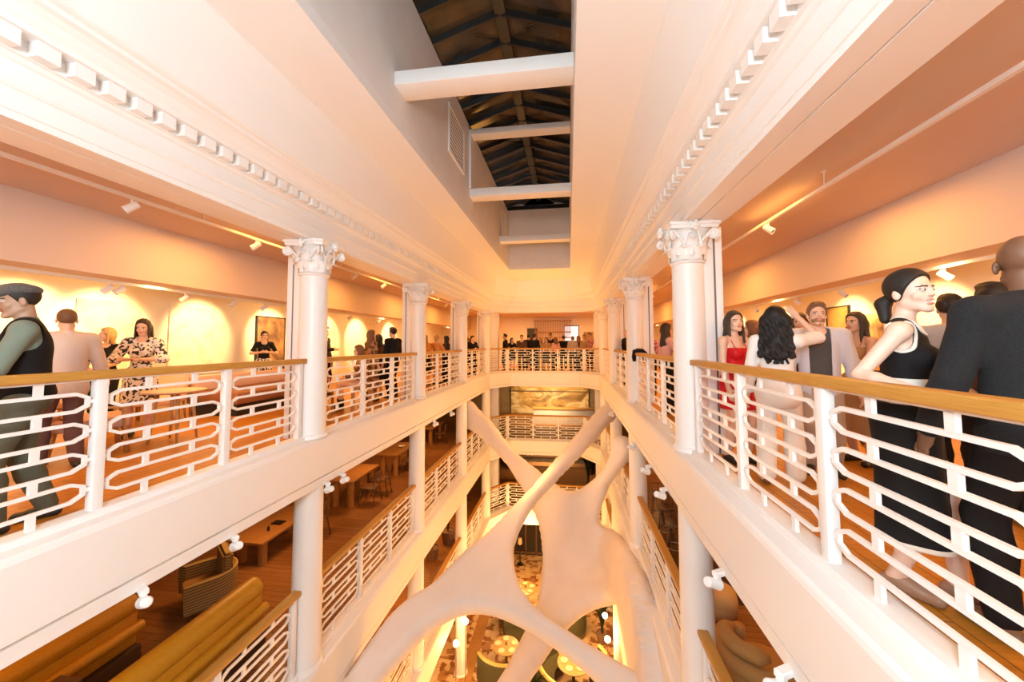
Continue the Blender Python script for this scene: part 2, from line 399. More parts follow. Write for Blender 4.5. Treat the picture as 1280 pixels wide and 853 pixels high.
# ================================================================== balustrades
RT = 1.09
def panel_mesh(w):
    """four stacked long octagonal loops joined by short studs; lies in the local XZ plane"""
    bm = bmesh.new(); a = w/2-.045; ch, n = .075, (0, 1, 0)
    H0 = .055; tot = RT-.06-H0; pitch = tot/4.42
    for k in range(4):
        zc = H0+tot-pitch*(.71+k); hh = pitch*.29
        ring = [(-a+ch, 0, zc+hh), (a-ch, 0, zc+hh), (a-.012, 0, zc+hh*.55), (a, 0, zc+hh*.45), (a, 0, zc-hh*.45), (a-.012, 0, zc-hh*.55), (a-ch, 0, zc-hh), (-a+ch, 0, zc-hh), (-a+.012, 0, zc-hh*.55), (-a, 0, zc-hh*.45), (-a, 0, zc+hh*.45), (-a+.012, 0, zc+hh*.55)]
        barpath(bm, ring, .024, .024, n, True)
        for s in (-1, 1): box(bm, min(s*a, s*w/2), max(s*a, s*w/2), -.01, .01, zc-.014, zc+.014)
        top = H0+tot if k == 0 else None
        for s in (-1, 1):
            x = s*w*.195
            z1 = H0+tot if k == 0 else zc+pitch-hh
            box(bm, x-.022, x+.022, -.012, .012, zc+hh+.01, z1-.01 if k else z1)
            if k == 3: box(bm, x-.022, x+.022, -.012, .012, H0-.01, zc-hh-.01)
    box(bm, -w/2, w/2, -.012, .012, RT-.065, RT-.05)
    bmesh.ops.recalc_face_normals(bm, faces=bm.faces[:])
    me = bpy.data.meshes.new('panel'); bm.to_mesh(me); bm.free(); me.materials.append(SATIN); return me
PW = 1.13
PANEL = panel_mesh(PW-.06)
PANELC = panel_mesh(1.30)
def rail_thing(label, p0, p1, posts, group, wood):
    """posts: positions along the run; panels fill between"""
    p0, p1 = Vector(p0), Vector(p1); d = p1-p0; L = d.length; rz = math.atan2(d.y, d.x)
    t = thing('balustrade', label, 'railing', p0, rz, group)
    bm = bmesh.new(); box(bm, 0, L, -.06, .06, RT-.05, RT+.015)
    bmesh.ops.bevel(bm, geom=[e for e in bm.edges if abs(e.verts[0].co.x-e.verts[1].co.x) > .1], offset=.014, segments=3, affect='EDGES', profile=.5)
    obj('handrail', bm, wood, t, 40)
    for q in posts:
        w = .036
        bxobj('post', (q-w, q+w, -.034, .034, .04, RT-.05), SATIN, t, .003)
    for a, b in zip(posts, posts[1:]):
        if b-a < .2: continue
        w = b-a-.06
        me = PANEL if abs(w-(PW-.06)) < .02 else (PANELC if abs(w-1.30) < .03 else panel_mesh(w))
        put('panel', me, None, t).location = ((a+b)/2, 0, 0)
    return t
OAKR = noisy('oak_handrail', (.42, .195, .035), (.55, .28, .06), 5., .42, stretch=(1.2, 30, 30), lo=.3, hi=.7)
LV = ['top gallery', 'middle storey', 'third storey down']
BAYN = ['nearest bay', 'second bay', 'third bay', 'fourth bay']
rail0 = {}
for lv in range(3):
    z = -lv*STOREY
    for s, side in ((-1, 'left'), (1, 'right')):
        for k in range(4):
            y0, y1 = Y1+(k-1)*BAY+.19, Y1+k*BAY-.19
            lab = 'oak-topped white balustrade on the %s of the %s, %s from the camera' % (side, LV[lv], BAYN[k])
            if not rail0:
                L = y1-y0; c = L/2-.06; posts = [.09, c-PW/2, c+PW/2, L-.09]
                c = L/2; posts = [c-1.5*PW, c-PW/2, c+PW/2, c+1.5*PW]
                rail0['r'] = rail_thing(lab, (XC+s*U, y0, z), (XC+s*U, y1, z), posts, 'white balustrades round the atrium', OAKR)
            else: dup(rail0['r'], (XC+s*U, y0, z), PI/2, lab)
    for s, side in ((-1, 'left'), (1, 'right')):
        a = (XC+s*U, YF-1.15+.12, z); b = (XC+s*(U-.77), YF, z)
        L = (Vector(b)-Vector(a)).length
        rail_thing('short angled white balustrade at the far %s corner of the %s' % (side, LV[lv]), a, b, [.04, L-.05], 'white balustrades round the atrium', OAKR)
    a, b = (XC-U+.77, YF, z), (XC+U-.77, YF, z); L = 2*(U-.77); w = (L-.1)/3
    rail_thing('white balustrade straight across the far end of the %s' % LV[lv], a, b, [.05, .05+w, .05+2*w, L-.05], 'white balustrades round the atrium', OAKR)
# ================================================================== stretched fabric sculptures
SHEET_A = [(7.65,5.04,1.429,13.490,-0.711),(7.50,5.11,1.013,13.147,-0.831),(7.34,5.28,0.552,12.385,-1.139),(7.18,5.46,0.155,11.679,-1.429),(6.97,5.71,-0.317,10.828,-1.777),(6.77,5.94,-0.702,10.112,-2.071),(6.59,6.16,-1.020,9.544,-2.304),(6.45,6.30,-1.257,9.196,-2.443),(6.27,6.49,-1.524,8.752,-2.623),(6.11,6.66,-1.744,8.409,-2.761),(5.99,6.77,-1.907,8.189,-2.847),(5.83,6.89,-2.117,7.952,-2.937),(5.67,7.05,-2.302,7.667,-3.051),(5.53,7.19,-2.454,7.434,-3.145),(5.36,7.35,-2.631,7.182,-3.244),(5.14,7.48,-2.878,6.970,-3.320),(4.93,7.66,-3.088,6.708,-3.421),(4.76,7.86,-3.213,6.451,-3.528),(4.56,8.14,-3.324,6.132,-3.665),(4.36,8.44,-3.415,5.824,-3.798),(4.11,8.81,-3.512,5.487,-3.944),(4.56,8.94,-2.948,5.471,-4.003),(4.78,8.54,-2.850,5.823,-3.850),(5.12,8.16,-2.597,6.226,-3.687),(5.38,7.90,-2.358,6.540,-3.564),(5.65,7.74,-2.058,6.775,-3.483),(5.87,7.67,-1.771,6.904,-3.450),(6.14,7.69,-1.399,6.946,-3.464),(6.40,7.79,-1.012,6.892,-3.524),(6.63,7.91,-0.688,6.810,-3.592),(6.93,8.10,-0.280,6.666,-3.695),(7.27,8.36,0.151,6.471,-3.824),(7.47,8.54,0.386,6.341,-3.905),(7.90,8.95,0.848,6.070,-4.071),(8.40,8.78,1.462,6.304,-4.019),(7.99,8.46,1.038,6.527,-3.878),(7.69,8.27,0.689,6.649,-3.791),(7.35,8.07,0.269,6.786,-3.689),(7.05,7.87,-0.124,6.941,-3.582),(6.75,7.65,-0.545,7.126,-3.459),(6.59,7.47,-0.795,7.312,-3.351),(6.48,7.24,-0.997,7.592,-3.204),(6.43,7.01,-1.108,7.915,-3.045),(6.44,6.84,-1.138,8.186,-2.918),(6.50,6.68,-1.075,8.475,-2.791),(6.58,6.51,-0.973,8.804,-2.649),(6.67,6.35,-0.826,9.162,-2.497),(6.80,6.18,-0.615,9.570,-2.329),(6.93,6.05,-0.385,9.909,-2.194),(7.07,5.90,-0.096,10.337,-2.023),(7.25,5.72,0.289,10.897,-1.800),(7.45,5.50,0.768,11.641,-1.501),(7.61,5.31,1.221,12.376,-1.205),(7.74,5.19,1.589,12.895,-0.999),(6.00,7.30,-1.700,7.398,-3.230),(6.40,6.80,-1.210,8.247,-2.883),(5.60,7.50,-2.214,7.046,-3.345),(6.40,7.60,-1.048,7.111,-3.421),(5.90,7.00,-1.956,7.797,-3.023)]
SHEET_A_N = 54
SHEET_B = [(5.83,4.98,-3.659,13.678,-0.645),(6.01,5.14,-3.039,13.357,-1.048),(6.14,5.27,-2.625,13.109,-1.337),(6.32,5.51,-2.041,12.616,-1.843),(6.49,5.68,-1.547,12.198,-2.156),(6.64,5.81,-1.147,11.899,-2.351),(6.80,5.93,-0.743,11.607,-2.523),(6.93,6.03,-0.431,11.370,-2.658),(7.01,6.09,-0.251,11.216,-2.737),(7.08,6.12,-0.084,11.096,-2.757),(7.17,6.13,0.098,10.993,-2.721),(7.26,6.09,0.302,10.906,-2.608),(7.37,6.03,0.528,10.821,-2.424),(7.49,5.91,0.772,10.708,-2.128),(7.58,5.76,0.969,10.588,-1.778),(7.64,5.60,1.089,10.527,-1.414),(7.67,5.43,1.153,10.541,-1.084),(7.86,5.46,1.495,10.260,-1.069),(7.94,5.60,1.620,10.114,-1.295),(7.88,5.75,1.503,10.180,-1.612),(7.77,5.87,1.322,10.339,-1.909),(7.65,6.05,1.082,10.544,-2.348),(7.57,6.25,0.924,10.658,-2.803),(7.51,6.40,0.800,10.696,-3.151),(7.50,6.51,0.774,10.684,-3.373),(7.57,6.59,0.918,10.662,-3.519),(7.71,6.64,1.198,10.584,-3.549),(7.87,6.83,1.270,8.957,-3.119),(7.99,7.11,1.270,7.766,-2.933),(8.09,7.45,1.270,7.019,-2.949),(8.19,7.90,1.270,6.427,-3.116),(8.28,8.40,1.270,5.992,-3.354),(8.33,8.81,1.270,5.759,-3.596),(8.02,8.73,1.092,6.644,-4.297),(7.95,8.20,1.132,7.403,-4.236),(7.89,7.85,1.131,7.902,-4.110),(7.84,7.67,1.108,8.229,-4.055),(7.77,7.57,1.030,8.494,-4.085),(7.63,7.54,0.834,8.784,-4.236),(7.45,7.59,0.532,8.912,-4.427),(7.25,7.70,0.189,8.815,-4.592),(7.07,7.85,-0.116,8.627,-4.736),(6.91,8.05,-0.374,8.324,-4.863),(6.75,8.27,-0.612,7.967,-4.957),(6.62,8.44,-0.791,7.688,-5.007),(6.48,8.67,-0.972,7.313,-5.041),(6.35,8.92,-1.099,6.937,-5.060),(6.05,8.91,-1.569,7.124,-5.281),(6.18,8.69,-1.420,7.410,-5.208),(6.32,8.45,-1.272,7.789,-5.160),(6.46,8.16,-1.118,8.293,-5.094),(6.59,7.89,-0.950,8.757,-4.975),(6.69,7.65,-0.808,9.149,-4.821),(6.75,7.40,-0.727,9.559,-4.610),(6.78,7.15,-0.702,9.935,-4.362),(6.78,6.90,-0.726,10.328,-4.089),(6.75,6.68,-0.803,10.710,-3.835),(6.70,6.49,-0.937,11.067,-3.585),(6.62,6.33,-1.144,11.379,-3.377),(6.53,6.14,-1.392,11.726,-3.089),(6.41,5.93,-1.732,12.106,-2.740),(6.28,5.74,-2.147,12.500,-2.411),(6.13,5.60,-2.621,12.905,-2.168),(5.99,5.45,-3.093,13.292,-1.892),(5.82,5.33,-3.653,13.620,-1.626),(6.90,6.05,-0.504,11.392,-2.723),(7.00,6.40,-0.272,10.919,-3.297),(7.20,6.80,0.142,10.288,-3.806),(7.35,6.30,0.478,10.761,-2.979),(7.60,7.00,0.904,9.958,-3.968),(7.15,7.30,0.027,9.530,-4.352),(6.90,7.70,-0.423,8.973,-4.747),(7.40,7.35,0.482,9.404,-4.329),(6.60,8.20,-0.877,8.160,-5.026),(7.70,7.20,1.019,9.341,-3.982)]
SHEET_B_N = 65
def sheet(name, data, n, R, m, label, flat=1.0):
    """a taut fabric sheet spanning between its anchors, rounded at its free edges"""
    from mathutils.geometry import delaunay_2d_cdt
    D = np.array(data); O = D[:n]
    # closed Catmull-Rom through the edge points
    pts = []
    for i in range(n):
        p0, p1, p2, p3 = O[i-1], O[i], O[(i+1) % n], O[(i+2) % n]
        seg = np.linalg.norm(p2[:2]-p1[:2]); q = max(1, int(seg/.05))
        for j in range(q):
            t = j/q; pts.append(.5*((2*p1)+(-p0+p2)*t+(2*p0-5*p1+4*p2-p3)*t*t+(-p0+3*p1-3*p2+p3)*t**3))
    E_ = np.array(pts)
    # thin-plate mapping from sheet coordinates to the place
    P = D[:, :2]
    def k(r): return np.where(r > 1e-9, r*r*np.log(r+1e-12), 0)
    K = k(np.linalg.norm(P[:, None]-P[None], axis=2))+np.eye(len(P))*1e-4; Q = np.c_[np.ones(len(P)), P]
    M = np.block([[K, Q], [Q.T, np.zeros((3, 3))]])
    C_ = np.linalg.solve(M, np.r_[D[:, 2:], np.zeros((3, 3))])
    def F(uv): return k(np.linalg.norm(uv[:, None]-P[None], axis=2)) @ C_[:-3]+C_[-3]+uv @ C_[-2:]
    E2 = E_[:, :2]; lo, hi = E2.min(0), E2.max(0); h = .032
    gx, gy = np.meshgrid(np.arange(lo[0], hi[0], h), np.arange(lo[1], hi[1], h)); gx = gx+(np.arange(gx.shape[0])[:, None] % 2)*h/2
    G = np.c_[gx.ravel(), gy.ravel()]
    a, b = E2, np.roll(E2, -1, 0); ins = np.zeros(len(G), bool)
    for (x1, y1), (x2, y2) in zip(a, b):
        c = (y1 > G[:, 1]) != (y2 > G[:, 1])
        xs = (x2-x1)*(G[:, 1]-y1)/((y2-y1) if abs(y2-y1) > 1e-12 else 1e-12)+x1; ins ^= c & (G[:, 0] < xs)
    G = G[ins]
    def dist(X, A, B):
        d = np.full(len(X), 1e9)
        for p, q in zip(A, B):
            v = q-p; t = np.clip(((X-p) @ v)/max(1e-12, v @ v), 0, 1); d = np.minimum(d, np.linalg.norm(X-(p+t[:, None]*v), axis=1))
        return d
    G = G[dist(G, a, b) > h*.45]
    nb = len(E2); V2 = np.r_[E2, G]
    res = delaunay_2d_cdt([Vector(v) for v in V2], [(i, (i+1) % nb) for i in range(nb)], [], 1, 1e-6)
    W = np.array([tuple(v) for v in res[0]]); X = F(W)
    E3 = F(E2); d = dist(X, E3, np.roll(E3, -1, 0))
    e = 1e-3; du = F(W+[e, 0])-X; dv = F(W+[0, e])-X; N = np.cross(du, dv); N /= np.linalg.norm(N, axis=1)[:, None]
    t = R*np.sqrt(np.clip(1-(1-np.clip(d/R, 0, 1))**2, 0, 1))*flat
    edge = d < 1e-4
    bm = bmesh.new()
    f = [bm.verts.new(p) for p in X+N*t[:, None]]
    g = [f[i] if edge[i] else bm.verts.new(p) for i, p in enumerate(X-N*t[:, None])]
    for q in res[2]:
        for vs in ([f[i] for i in q], [g[i] for i in q][::-1]):
            if len(set(vs)) == len(vs):
                try: bm.faces.new(vs)
                except ValueError: pass
    for _ in range(1): bmesh.ops.smooth_vert(bm, verts=bm.verts[:], factor=.5, use_axis_x=True, use_axis_y=True, use_axis_z=True)
    o = obj(name, bm, m, None, True)
    return tag(o, label, 'sculpture')
FABRIC = noisy('stretched_fabric', (.80, .72, .66), (.84, .76, .70), 2., .75, spec=.2)
sheet('fabric_sculpture', SHEET_A, SHEET_A_N, .21, FABRIC, 'taut white three-armed fabric sculpture stretched across the atrium in front of another one')
sheet('fabric_sculpture', SHEET_B, SHEET_B_N, .24, FABRIC, 'white many-armed fabric sculpture hanging behind the three-armed one, with two legs reaching down')
# ================================================================== people
# Bodies, clothes and hair are grown as smooth solids around a posed skeleton and then skinned to a mesh.
def V(*a): return np.array(a, dtype=float)
def rotm(ax, a):
    c, s = math.cos(a), math.sin(a)
    return {'x': np.array([[1, 0, 0], [0, c, -s], [0, s, c]]), 'y': np.array([[c, 0, s], [0, 1, 0], [-s, 0, c]]), 'z': np.array([[c, -s, 0], [s, c, 0], [0, 0, 1]])}[ax]
class Solid:
    def __init__(self): self.p = []; self.cut = []; self.wave = None; self.band = None
    def rc(self, a, b, r1, r2=None, k=.02): self.p.append(('rc', np.array(a, float), np.array(b, float), r1, r1 if r2 is None else r2, k, 1)); return self
    def el(self, c, r, R=None, k=.02, s=1): self.p.append(('el', np.array(c, float), np.array(r, float), R, 0, k, s)); return self
    def bounds(self):
        lo, hi = np.full(3, 1e9), np.full(3, -1e9)
        for q in self.p:
            if q[6] < 0: continue
            for c, r in (((q[1], q[3]), (q[2], q[4])) if q[0] == 'rc' else ((q[1], max(q[2])),)):
                lo = np.minimum(lo, c-r); hi = np.maximum(hi, c+r)
        return lo-.03, hi+.03
    def field(self, lo, hi, h):
        n = np.maximum(2, np.ceil((hi-lo)/h).astype(int)+1)
        ax = [lo[i]+h*np.arange(n[i]) for i in range(3)]
        F = np.full(n, .5, np.float32)
        for kind, a, b, r1, r2, k, s in self.p:
            m = .03+k
            if kind == 'rc': l, u = np.minimum(a-r1, b-r2)-m, np.maximum(a+r1, b+r2)+m
            else: l, u = a-max(b)-m, a+max(b)+m
            i0 = np.maximum(0, np.floor((l-lo)/h).astype(int)); i1 = np.minimum(n, np.ceil((u-lo)/h).astype(int)+1)
            if (i1 <= i0).any(): continue
            sl = tuple(slice(x, y) for x, y in zip(i0, i1))
            X = ax[0][sl[0]][:, None, None]; Y = ax[1][sl[1]][None, :, None]; Z = ax[2][sl[2]][None, None, :]
            if kind == 'rc':
                d = b-a; L2 = max(1e-9, d @ d)
                t = np.clip(((X-a[0])*d[0]+(Y-a[1])*d[1]+(Z-a[2])*d[2])/L2, 0, 1)
                D = np.sqrt((X-a[0]-t*d[0])**2+(Y-a[1]-t*d[1])**2+(Z-a[2]-t*d[2])**2)-(r1+(r2-r1)*t)
            else:
                x, y, z = X-a[0], Y-a[1], Z-a[2]
                if r1 is not None:
                    R = r1; x, y, z = R[0, 0]*x+R[1, 0]*y+R[2, 0]*z, R[0, 1]*x+R[1, 1]*y+R[2, 1]*z, R[0, 2]*x+R[1, 2]*y+R[2, 2]*z
                k0 = np.sqrt((x/b[0])**2+(y/b[1])**2+(z/b[2])**2); k1 = np.sqrt((x/b[0]**2)**2+(y/b[1]**2)**2+(z/b[2]**2)**2)
                D = k0*(k0-1)/np.maximum(k1, 1e-6)
            G = F[sl]
            if s > 0:
                hh = np.clip(.5+.5*(G-D)/k, 0, 1); F[sl] = G*(1-hh)+D*hh-k*hh*(1-hh)
            else:
                hh = np.clip(.5-.5*(G+D)/k, 0, 1); F[sl] = G*(1-hh)-D*hh+k*hh*(1-hh)
        if self.cut or self.wave:
            X = ax[0][:, None, None]; Y = ax[1][None, :, None]; Z = ax[2][None, None, :]
            if self.wave: F = F+self.wave(X, Y, Z)
            if self.band: F = np.minimum.reduce([np.sqrt(F*F+b(X, Y, Z)**2) for b in self.band[0]])-self.band[1]
            for c in self.cut: F = np.maximum(F, c(X, Y, Z))
        return F.astype(np.float32)
CORN = [(i, j, k) for i in (0, 1) for j in (0, 1) for k in (0, 1)]
def nets(F, lo, h):
    n = np.array(F.shape)-1; S = F < 0
    c = np.zeros(n, np.int8)
    for i, j, k in CORN: c += S[i:n[0]+i, j:n[1]+j, k:n[2]+k]
    act = (c > 0) & (c < 8); idx = np.argwhere(act)
    if not len(idx): return np.zeros((0, 3)), []
    vid = np.full(n, -1, np.int32); vid[act] = np.arange(len(idx))
    acc = np.zeros((len(idx), 3)); cnt = np.zeros(len(idx))
    for a in CORN:
        for x in range(3):
            if a[x]: continue
            b = list(a); b[x] = 1
            fa = F[tuple((idx+a).T)]; fb = F[tuple((idx+b).T)]; m = (fa < 0) != (fb < 0)
            t = np.where(m, fa/np.where(m, fa-fb, 1), 0)
            p = np.repeat(np.array(a, float)[None], len(idx), 0); p[:, x] = t
            acc[m] += p[m]; cnt[m] += 1
    P = lo+h*(idx+acc/cnt[:, None])
    Q = []
    for x in range(3):
        y, z = (x+1) % 3, (x+2) % 3
        sh = [slice(None)]*3; s0 = list(sh); s1 = list(sh)
        s0[x] = slice(0, -1); s1[x] = slice(1, None)
        for q in (s0, s1): q[y] = slice(1, -1); q[z] = slice(1, -1)
        A, B = S[tuple(s0)], S[tuple(s1)]
        e = np.argwhere(A != B)
        if not len(e): continue
        fl = A[tuple(e.T)]
        e[:, y] += 1; e[:, z] += 1
        def cell(dy, dz):
            q = e.copy(); q[:, y] -= dy; q[:, z] -= dz; return vid[tuple(q.T)]
        q = np.stack([cell(1, 1), cell(0, 1), cell(0, 0), cell(1, 0)], 1)
        q[~fl] = q[~fl][:, ::-1]; Q.append(q)
    Q = np.concatenate(Q); Q = Q[(Q >= 0).all(1)]
    return P, Q
def mesh_np(name, P, Q, mats, midx=None):
    me = bpy.data.meshes.new(name); me.from_pydata(P.tolist(), [], Q.tolist())
    for m in mats: me.materials.append(m)
    if midx is not None: me.polygons.foreach_set('material_index', midx.astype(np.int32))
    me.shade_smooth(); me.update(); return me
def skin_solid(name, sol, h, m, parent):
    lo, hi = sol.bounds(); P, Q = nets(sol.field(lo, hi, h), lo, h)
    if not len(P): return None
    me = mesh_np(name, P, Q, [m]); return put(name, me, None, parent)

def ik(S, W, l1, l2, pole):
    d = W-S; L = np.linalg.norm(d); u = d/L
    if L > (l1+l2)*.995: L = (l1+l2)*.995; W = S+u*L
    a = (l1*l1-l2*l2+L*L)/(2*L); hh = math.sqrt(max(0, l1*l1-a*a))
    p = pole-u*(pole @ u); p = p/max(1e-6, np.linalg.norm(p)); return S+u*a+p*hh, W
SKINS = {'fair': (.76, .50, .38), 'light': (.70, .43, .30), 'tan': (.55, .32, .20), 'umber': (.17, .078, .042), 'olive': (.40, .225, .14), 'brown': (.30, .15, .085), 'deep': (.11, .052, .032)}
def cloth(name, c, rough=.8): return mat(name, c, rough, spec=.2)
def person(label, pos, face, H=1.75, fem=False, skin='light', hair=('short', (.03, .018, .012)), lean=0., side=0., twist=0., head=(0, 0, 0), arms=None, legs=None,
           wear=(), h=.008, fine=None, smile=False, beard=None, sit=False, group=None, shoes=(.02, .015, .012), curl=.5, build=1., z=-.03, hat=None):
    """face: world direction the body faces, degrees (0 = +X, 90 = away along the atrium)"""
    root = thing('person', label, 'person', (pos[0], pos[1], z), math.radians(face-90), group)
    root.scale = (H/1.75,)*3
    B = build
    pel = V(0, 0, .95 if not sit else .56)
    Rb = rotm('z', twist) @ rotm('y', side) @ rotm('x', -lean)
    def T(x, y, z): return pel+Rb @ (V(x, y, z)-V(0, 0, .95))
    sw = .168 if fem else .195*B
    f = .84 if fem else 1.*B
    # ---------------- skeleton
    S = {s: T(s*sw, -.01, 1.415) for s in (-1, 1)}
    A = {}
    for s, key in ((-1, 'L'), (1, 'R')):
        a = (arms or {}).get(key)
        W = np.array(a[0], float) if a else T(s*(sw+.07), .06, .86)
        if sit and not a: W = V(s*.16, .32, .66)
        pole = np.array(a[1], float) if a and len(a) > 1 else V(s*.6, -1, -.2)
        E_, W = ik(S[s], W, .295, .26, pole); A[s] = (S[s], E_, W)
    Lg = {}
    for s, key in ((-1, 'L'), (1, 'R')):
        hp = pel+V(s*.092, 0, -.03)
        if sit: kn, an = V(s*.13, .44, .53), V(s*.13, .42, .085)
        else:
            an = np.array((legs or {}).get(key, (s*.1, -.02, .085)), float); kn, an = ik(hp, an, .435, .425, V(s*.08, 1, 0))
        Lg[s] = (hp, kn, an)
    hc = T(0, .015, 1.635); Rh = Rb @ rotm('z', head[0]) @ rotm('x', head[1]) @ rotm('y', head[2])
    def HP(x, y, z): return hc+Rh @ V(x, y, z)
    # ---------------- body
    def torso(sol, e=0., bust=True, k=.05):
        if fem:
            sol.el(T(0, -.005, 1.28), (.135+e, .095+e, .19+e), Rb, k).el(T(0, 0, 1.09), (.115+e, .09+e, .15+e), Rb, k).el(T(0, -.008, .94), (.168+e, .118+e, .14+e), Rb, k)
            if bust:
                for s in (-1, 1): sol.el(T(s*.068, .075, 1.27), (.062+e, .058+e, .062+e), Rb, .03)
        else:
            sol.el(T(0, -.005, 1.285), (.17*B+e, .115*B+e, .19+e), Rb, k).el(T(0, .005, 1.09), (.15*B+e, .112*B+e, .17+e), Rb, k).el(T(0, -.008, .94), (.165*B+e, .122*B+e, .13+e), Rb, k)
        for s in (-1, 1): sol.rc(T(s*.05, -.015, 1.44), S[s], .05*f+e, .056*f+e, .05)
        return sol
    def arm(sol, s, e=0., to=1., k=.03):
        a, b, c = A[s]
        u = min(1, to*2); sol.rc(a, a+(b-a)*u, .052*f+e, (.041+.011*(1-u))*f+e, k)
        if to > .5:
            u = (to-.5)*2; q = b+(c-b)*.35
            if u <= .35: sol.rc(b, b+(c-b)*u, .041*f+e, .044*f+e, .012)
            else: sol.rc(b, q, .040*f+e, .044*f+e, .012).rc(q, b+(c-b)*u, .044*f+e, .029*f+e+(.004 if e else 0), .012)
        return sol
    def leg(sol, s, e=0., to=1., k=.03, flare=0.):
        a, b, c = Lg[s]; u = min(1, to*2)
        sol.rc(a, a+(b-a)*u, .09*(1 if fem else B)+e, .055+e+flare*.5, k)
        if to > .5:
            u = (to-.5)*2; q = b+(c-b)*min(u, .35); sol.rc(b, q, .054+e+flare*.5, .06+e+flare*.6, .02)
            if u > .35: sol.rc(q, b+(c-b)*u, .06*.95+e+flare*.6, .036+e+flare, .02)
        return sol
    body = torso(Solid())
    for s in (-1, 1):
        arm(body, s); leg(body, s)
        hp, kn, an = Lg[s]; out = rotm('z', -s*.2)
        ft = an+out @ V(0, .15, -.055); hl = an+out @ V(0, -.035, -.05)
        body.rc(an, hl, .036, .03, .02).rc(an+V(0, 0, -.02), ft, .034, .022, .02).rc(hl, ft, .026, .026, .02)
    body.rc(T(0, -.02, 1.43), HP(0, -.015, -.05), .055*f+.004, .049*f+.004, .035)
    fj = .92 if fem else 1.
    head_ = Solid()
    for sol in (body,):
        sol.el(HP(0, -.012, .035), (.074, .094, .086), Rh, .015).el(HP(0, .026, -.03), (.058*fj, .066, .082), Rh, .02)
        for s in (-1, 1):
            sol.rc(HP(s*.046*fj, .0, -.062), HP(s*.012, .07, -.098), .02, .018, .02)
            sol.el(HP(s*.036, .056, -.03), (.024, .02, .022), Rh, .015)
            sol.el(HP(s*.031, .098, .002), (.017, .015, .010), Rh, .01, -1)
            sol.el(HP(s*.031, .077, .002), (.0135, .0135, .0115), Rh, .003)
            sol.el(HP(s*.077, -.014, -.012), (.010, .019, .031), Rh @ rotm('z', s*.35), .006)
        sol.rc(HP(-.032, .08, .024), HP(.032, .08, .024), .011, .011, .012)
        sol.el(HP(0, .078, -.1), (.022, .018, .017), Rh, .015)
        sol.rc(HP(0, .088, .012), HP(0, .103 if fem else .107, -.024), .0072, .009 if fem else .0105, .008)
        for s in (-1, 1): sol.el(HP(s*.011, .097, -.027), (.008, .01, .007), Rh, .005)
        mw = .028 if smile else .022
        sol.el(HP(0, .0915, -.053), (mw, .010, .0055), Rh, .005).el(HP(0, .089, -.066-(.006 if smile else 0)), (mw*.85, .011, .0065), Rh, .005)
        if smile: sol.el(HP(0, .1, -.06), (.021, .012, .006), Rh, .003, -1)
    # ---------------- hands
    hands = []
    for s, key in ((-1, 'L'), (1, 'R')):
        a, b, c = A[s]; d = (c-b)/np.linalg.norm(c-b)
        spec = (arms or {}).get(key); n = np.array(spec[2], float) if spec and len(spec) > 2 else V(-s*1., 0, 0)   # palm normal
        n = n-d*(n @ d); n /= max(1e-6, np.linalg.norm(n)); w = np.cross(d, n)*s                            # w: thumb side... little finger is -w
        if (w @ V(0, 1, .6)) < 0 and not (spec and len(spec) > 3): w = -w
        g = .9 if fem else 1.
        body.rc(c, c+d*.03, .027*f, .027*f, .015)
        R3 = np.stack([w, n, d], 1)
        body.el(c+d*.06*g, (.041*g, .017, .05*g), R3, .012)
        cu = curl if not (spec and len(spec) > 4) else spec[4]
        for i, (off, ln) in enumerate(((.029, .072), (.0095, .08), (-.0095, .075), (-.028, .06))):
            p = c+d*.10*g+w*off*g; fan = w*off*2.2
            for j, sg in enumerate((.42, .32, .26)):
                ang = cu*(.35+.55*j); dd = (d+fan)*math.cos(ang)+n*math.sin(ang); dd /= np.linalg.norm(dd)
                q = p+dd*ln*g*sg; body.rc(p, q, (.0095-.0012*j)*g, (.0088-.0012*j)*g, .003); p = q
        p = c+d*.03*g+w*.03*g; q = p+(d*.6+w*.62+n*.3)*.045*g; body.rc(p, q, .013*g, .0115*g, .008)
        body.rc(q, q+(d*.85+w*.2+n*.4)*.032*g, .011*g, .009*g, .003)
        hands.append(c+d*.09)
    SK = noisy('skin_%s' % skin, SKINS[skin], tuple(min(1, x*1.06) for x in SKINS[skin]), 14., .5)
    hcol = hair[1]
    HM = mat('hair_%.2f_%.2f_%.2f' % hcol, hcol, .6, spec=.35)
    mats = [SK, mat('lips_'+skin, tuple(x*y for x, y in zip(SKINS[skin], (.85, .5, .5))), .4), HM if hair[0] != 'none' else mat('brow_dark', (.03, .02, .015), .6), mat('eye_white', (.7, .66, .62), .25), mat('iris', (.03, .018, .012), .2), mat('teeth', (.85, .82, .76), .3)]
    lo, hi = body.bounds()
    F = body.field(lo, hi, h); P, Q = nets(F, lo, h)
    if fine:
        cen = P[Q].mean(1); boxes = [(hc+V(-.13, -.14, -.15), hc+V(.13, .15, .15))]+[(q-.115, q+.115) for q in hands]
        parts_P, parts_Q, off = [], [], 0
        keep = np.ones(len(Q), bool)
        for l, u in boxes: keep &= ~((cen > l+h).all(1) & (cen < u-h).all(1))
        parts_P.append(P); parts_Q.append(Q[keep]); off = len(P)
        for i, (l, u) in enumerate(boxes):
            p, q = nets(body.field(l, u, fine), l, fine)
            if len(p): parts_P.append(p); parts_Q.append(q+off); off += len(p)
        P = np.concatenate(parts_P); Q = np.concatenate(parts_Q)
        used = np.unique(Q); remap = np.full(len(P), -1); remap[used] = np.arange(len(used)); P = P[used]; Q = remap[Q]
    cen = (P[Q].mean(1)-hc) @ Rh; x, y, zz = np.abs(cen[:, 0]), cen[:, 1], cen[:, 2]
    mi = np.zeros(len(Q), np.int32)
    mi[(x < (.021 if smile else mw+.002)) & (y > (.082 if smile else .078)) & (zz < -.047) & (zz > (-.079 if smile else -.073))] = 1
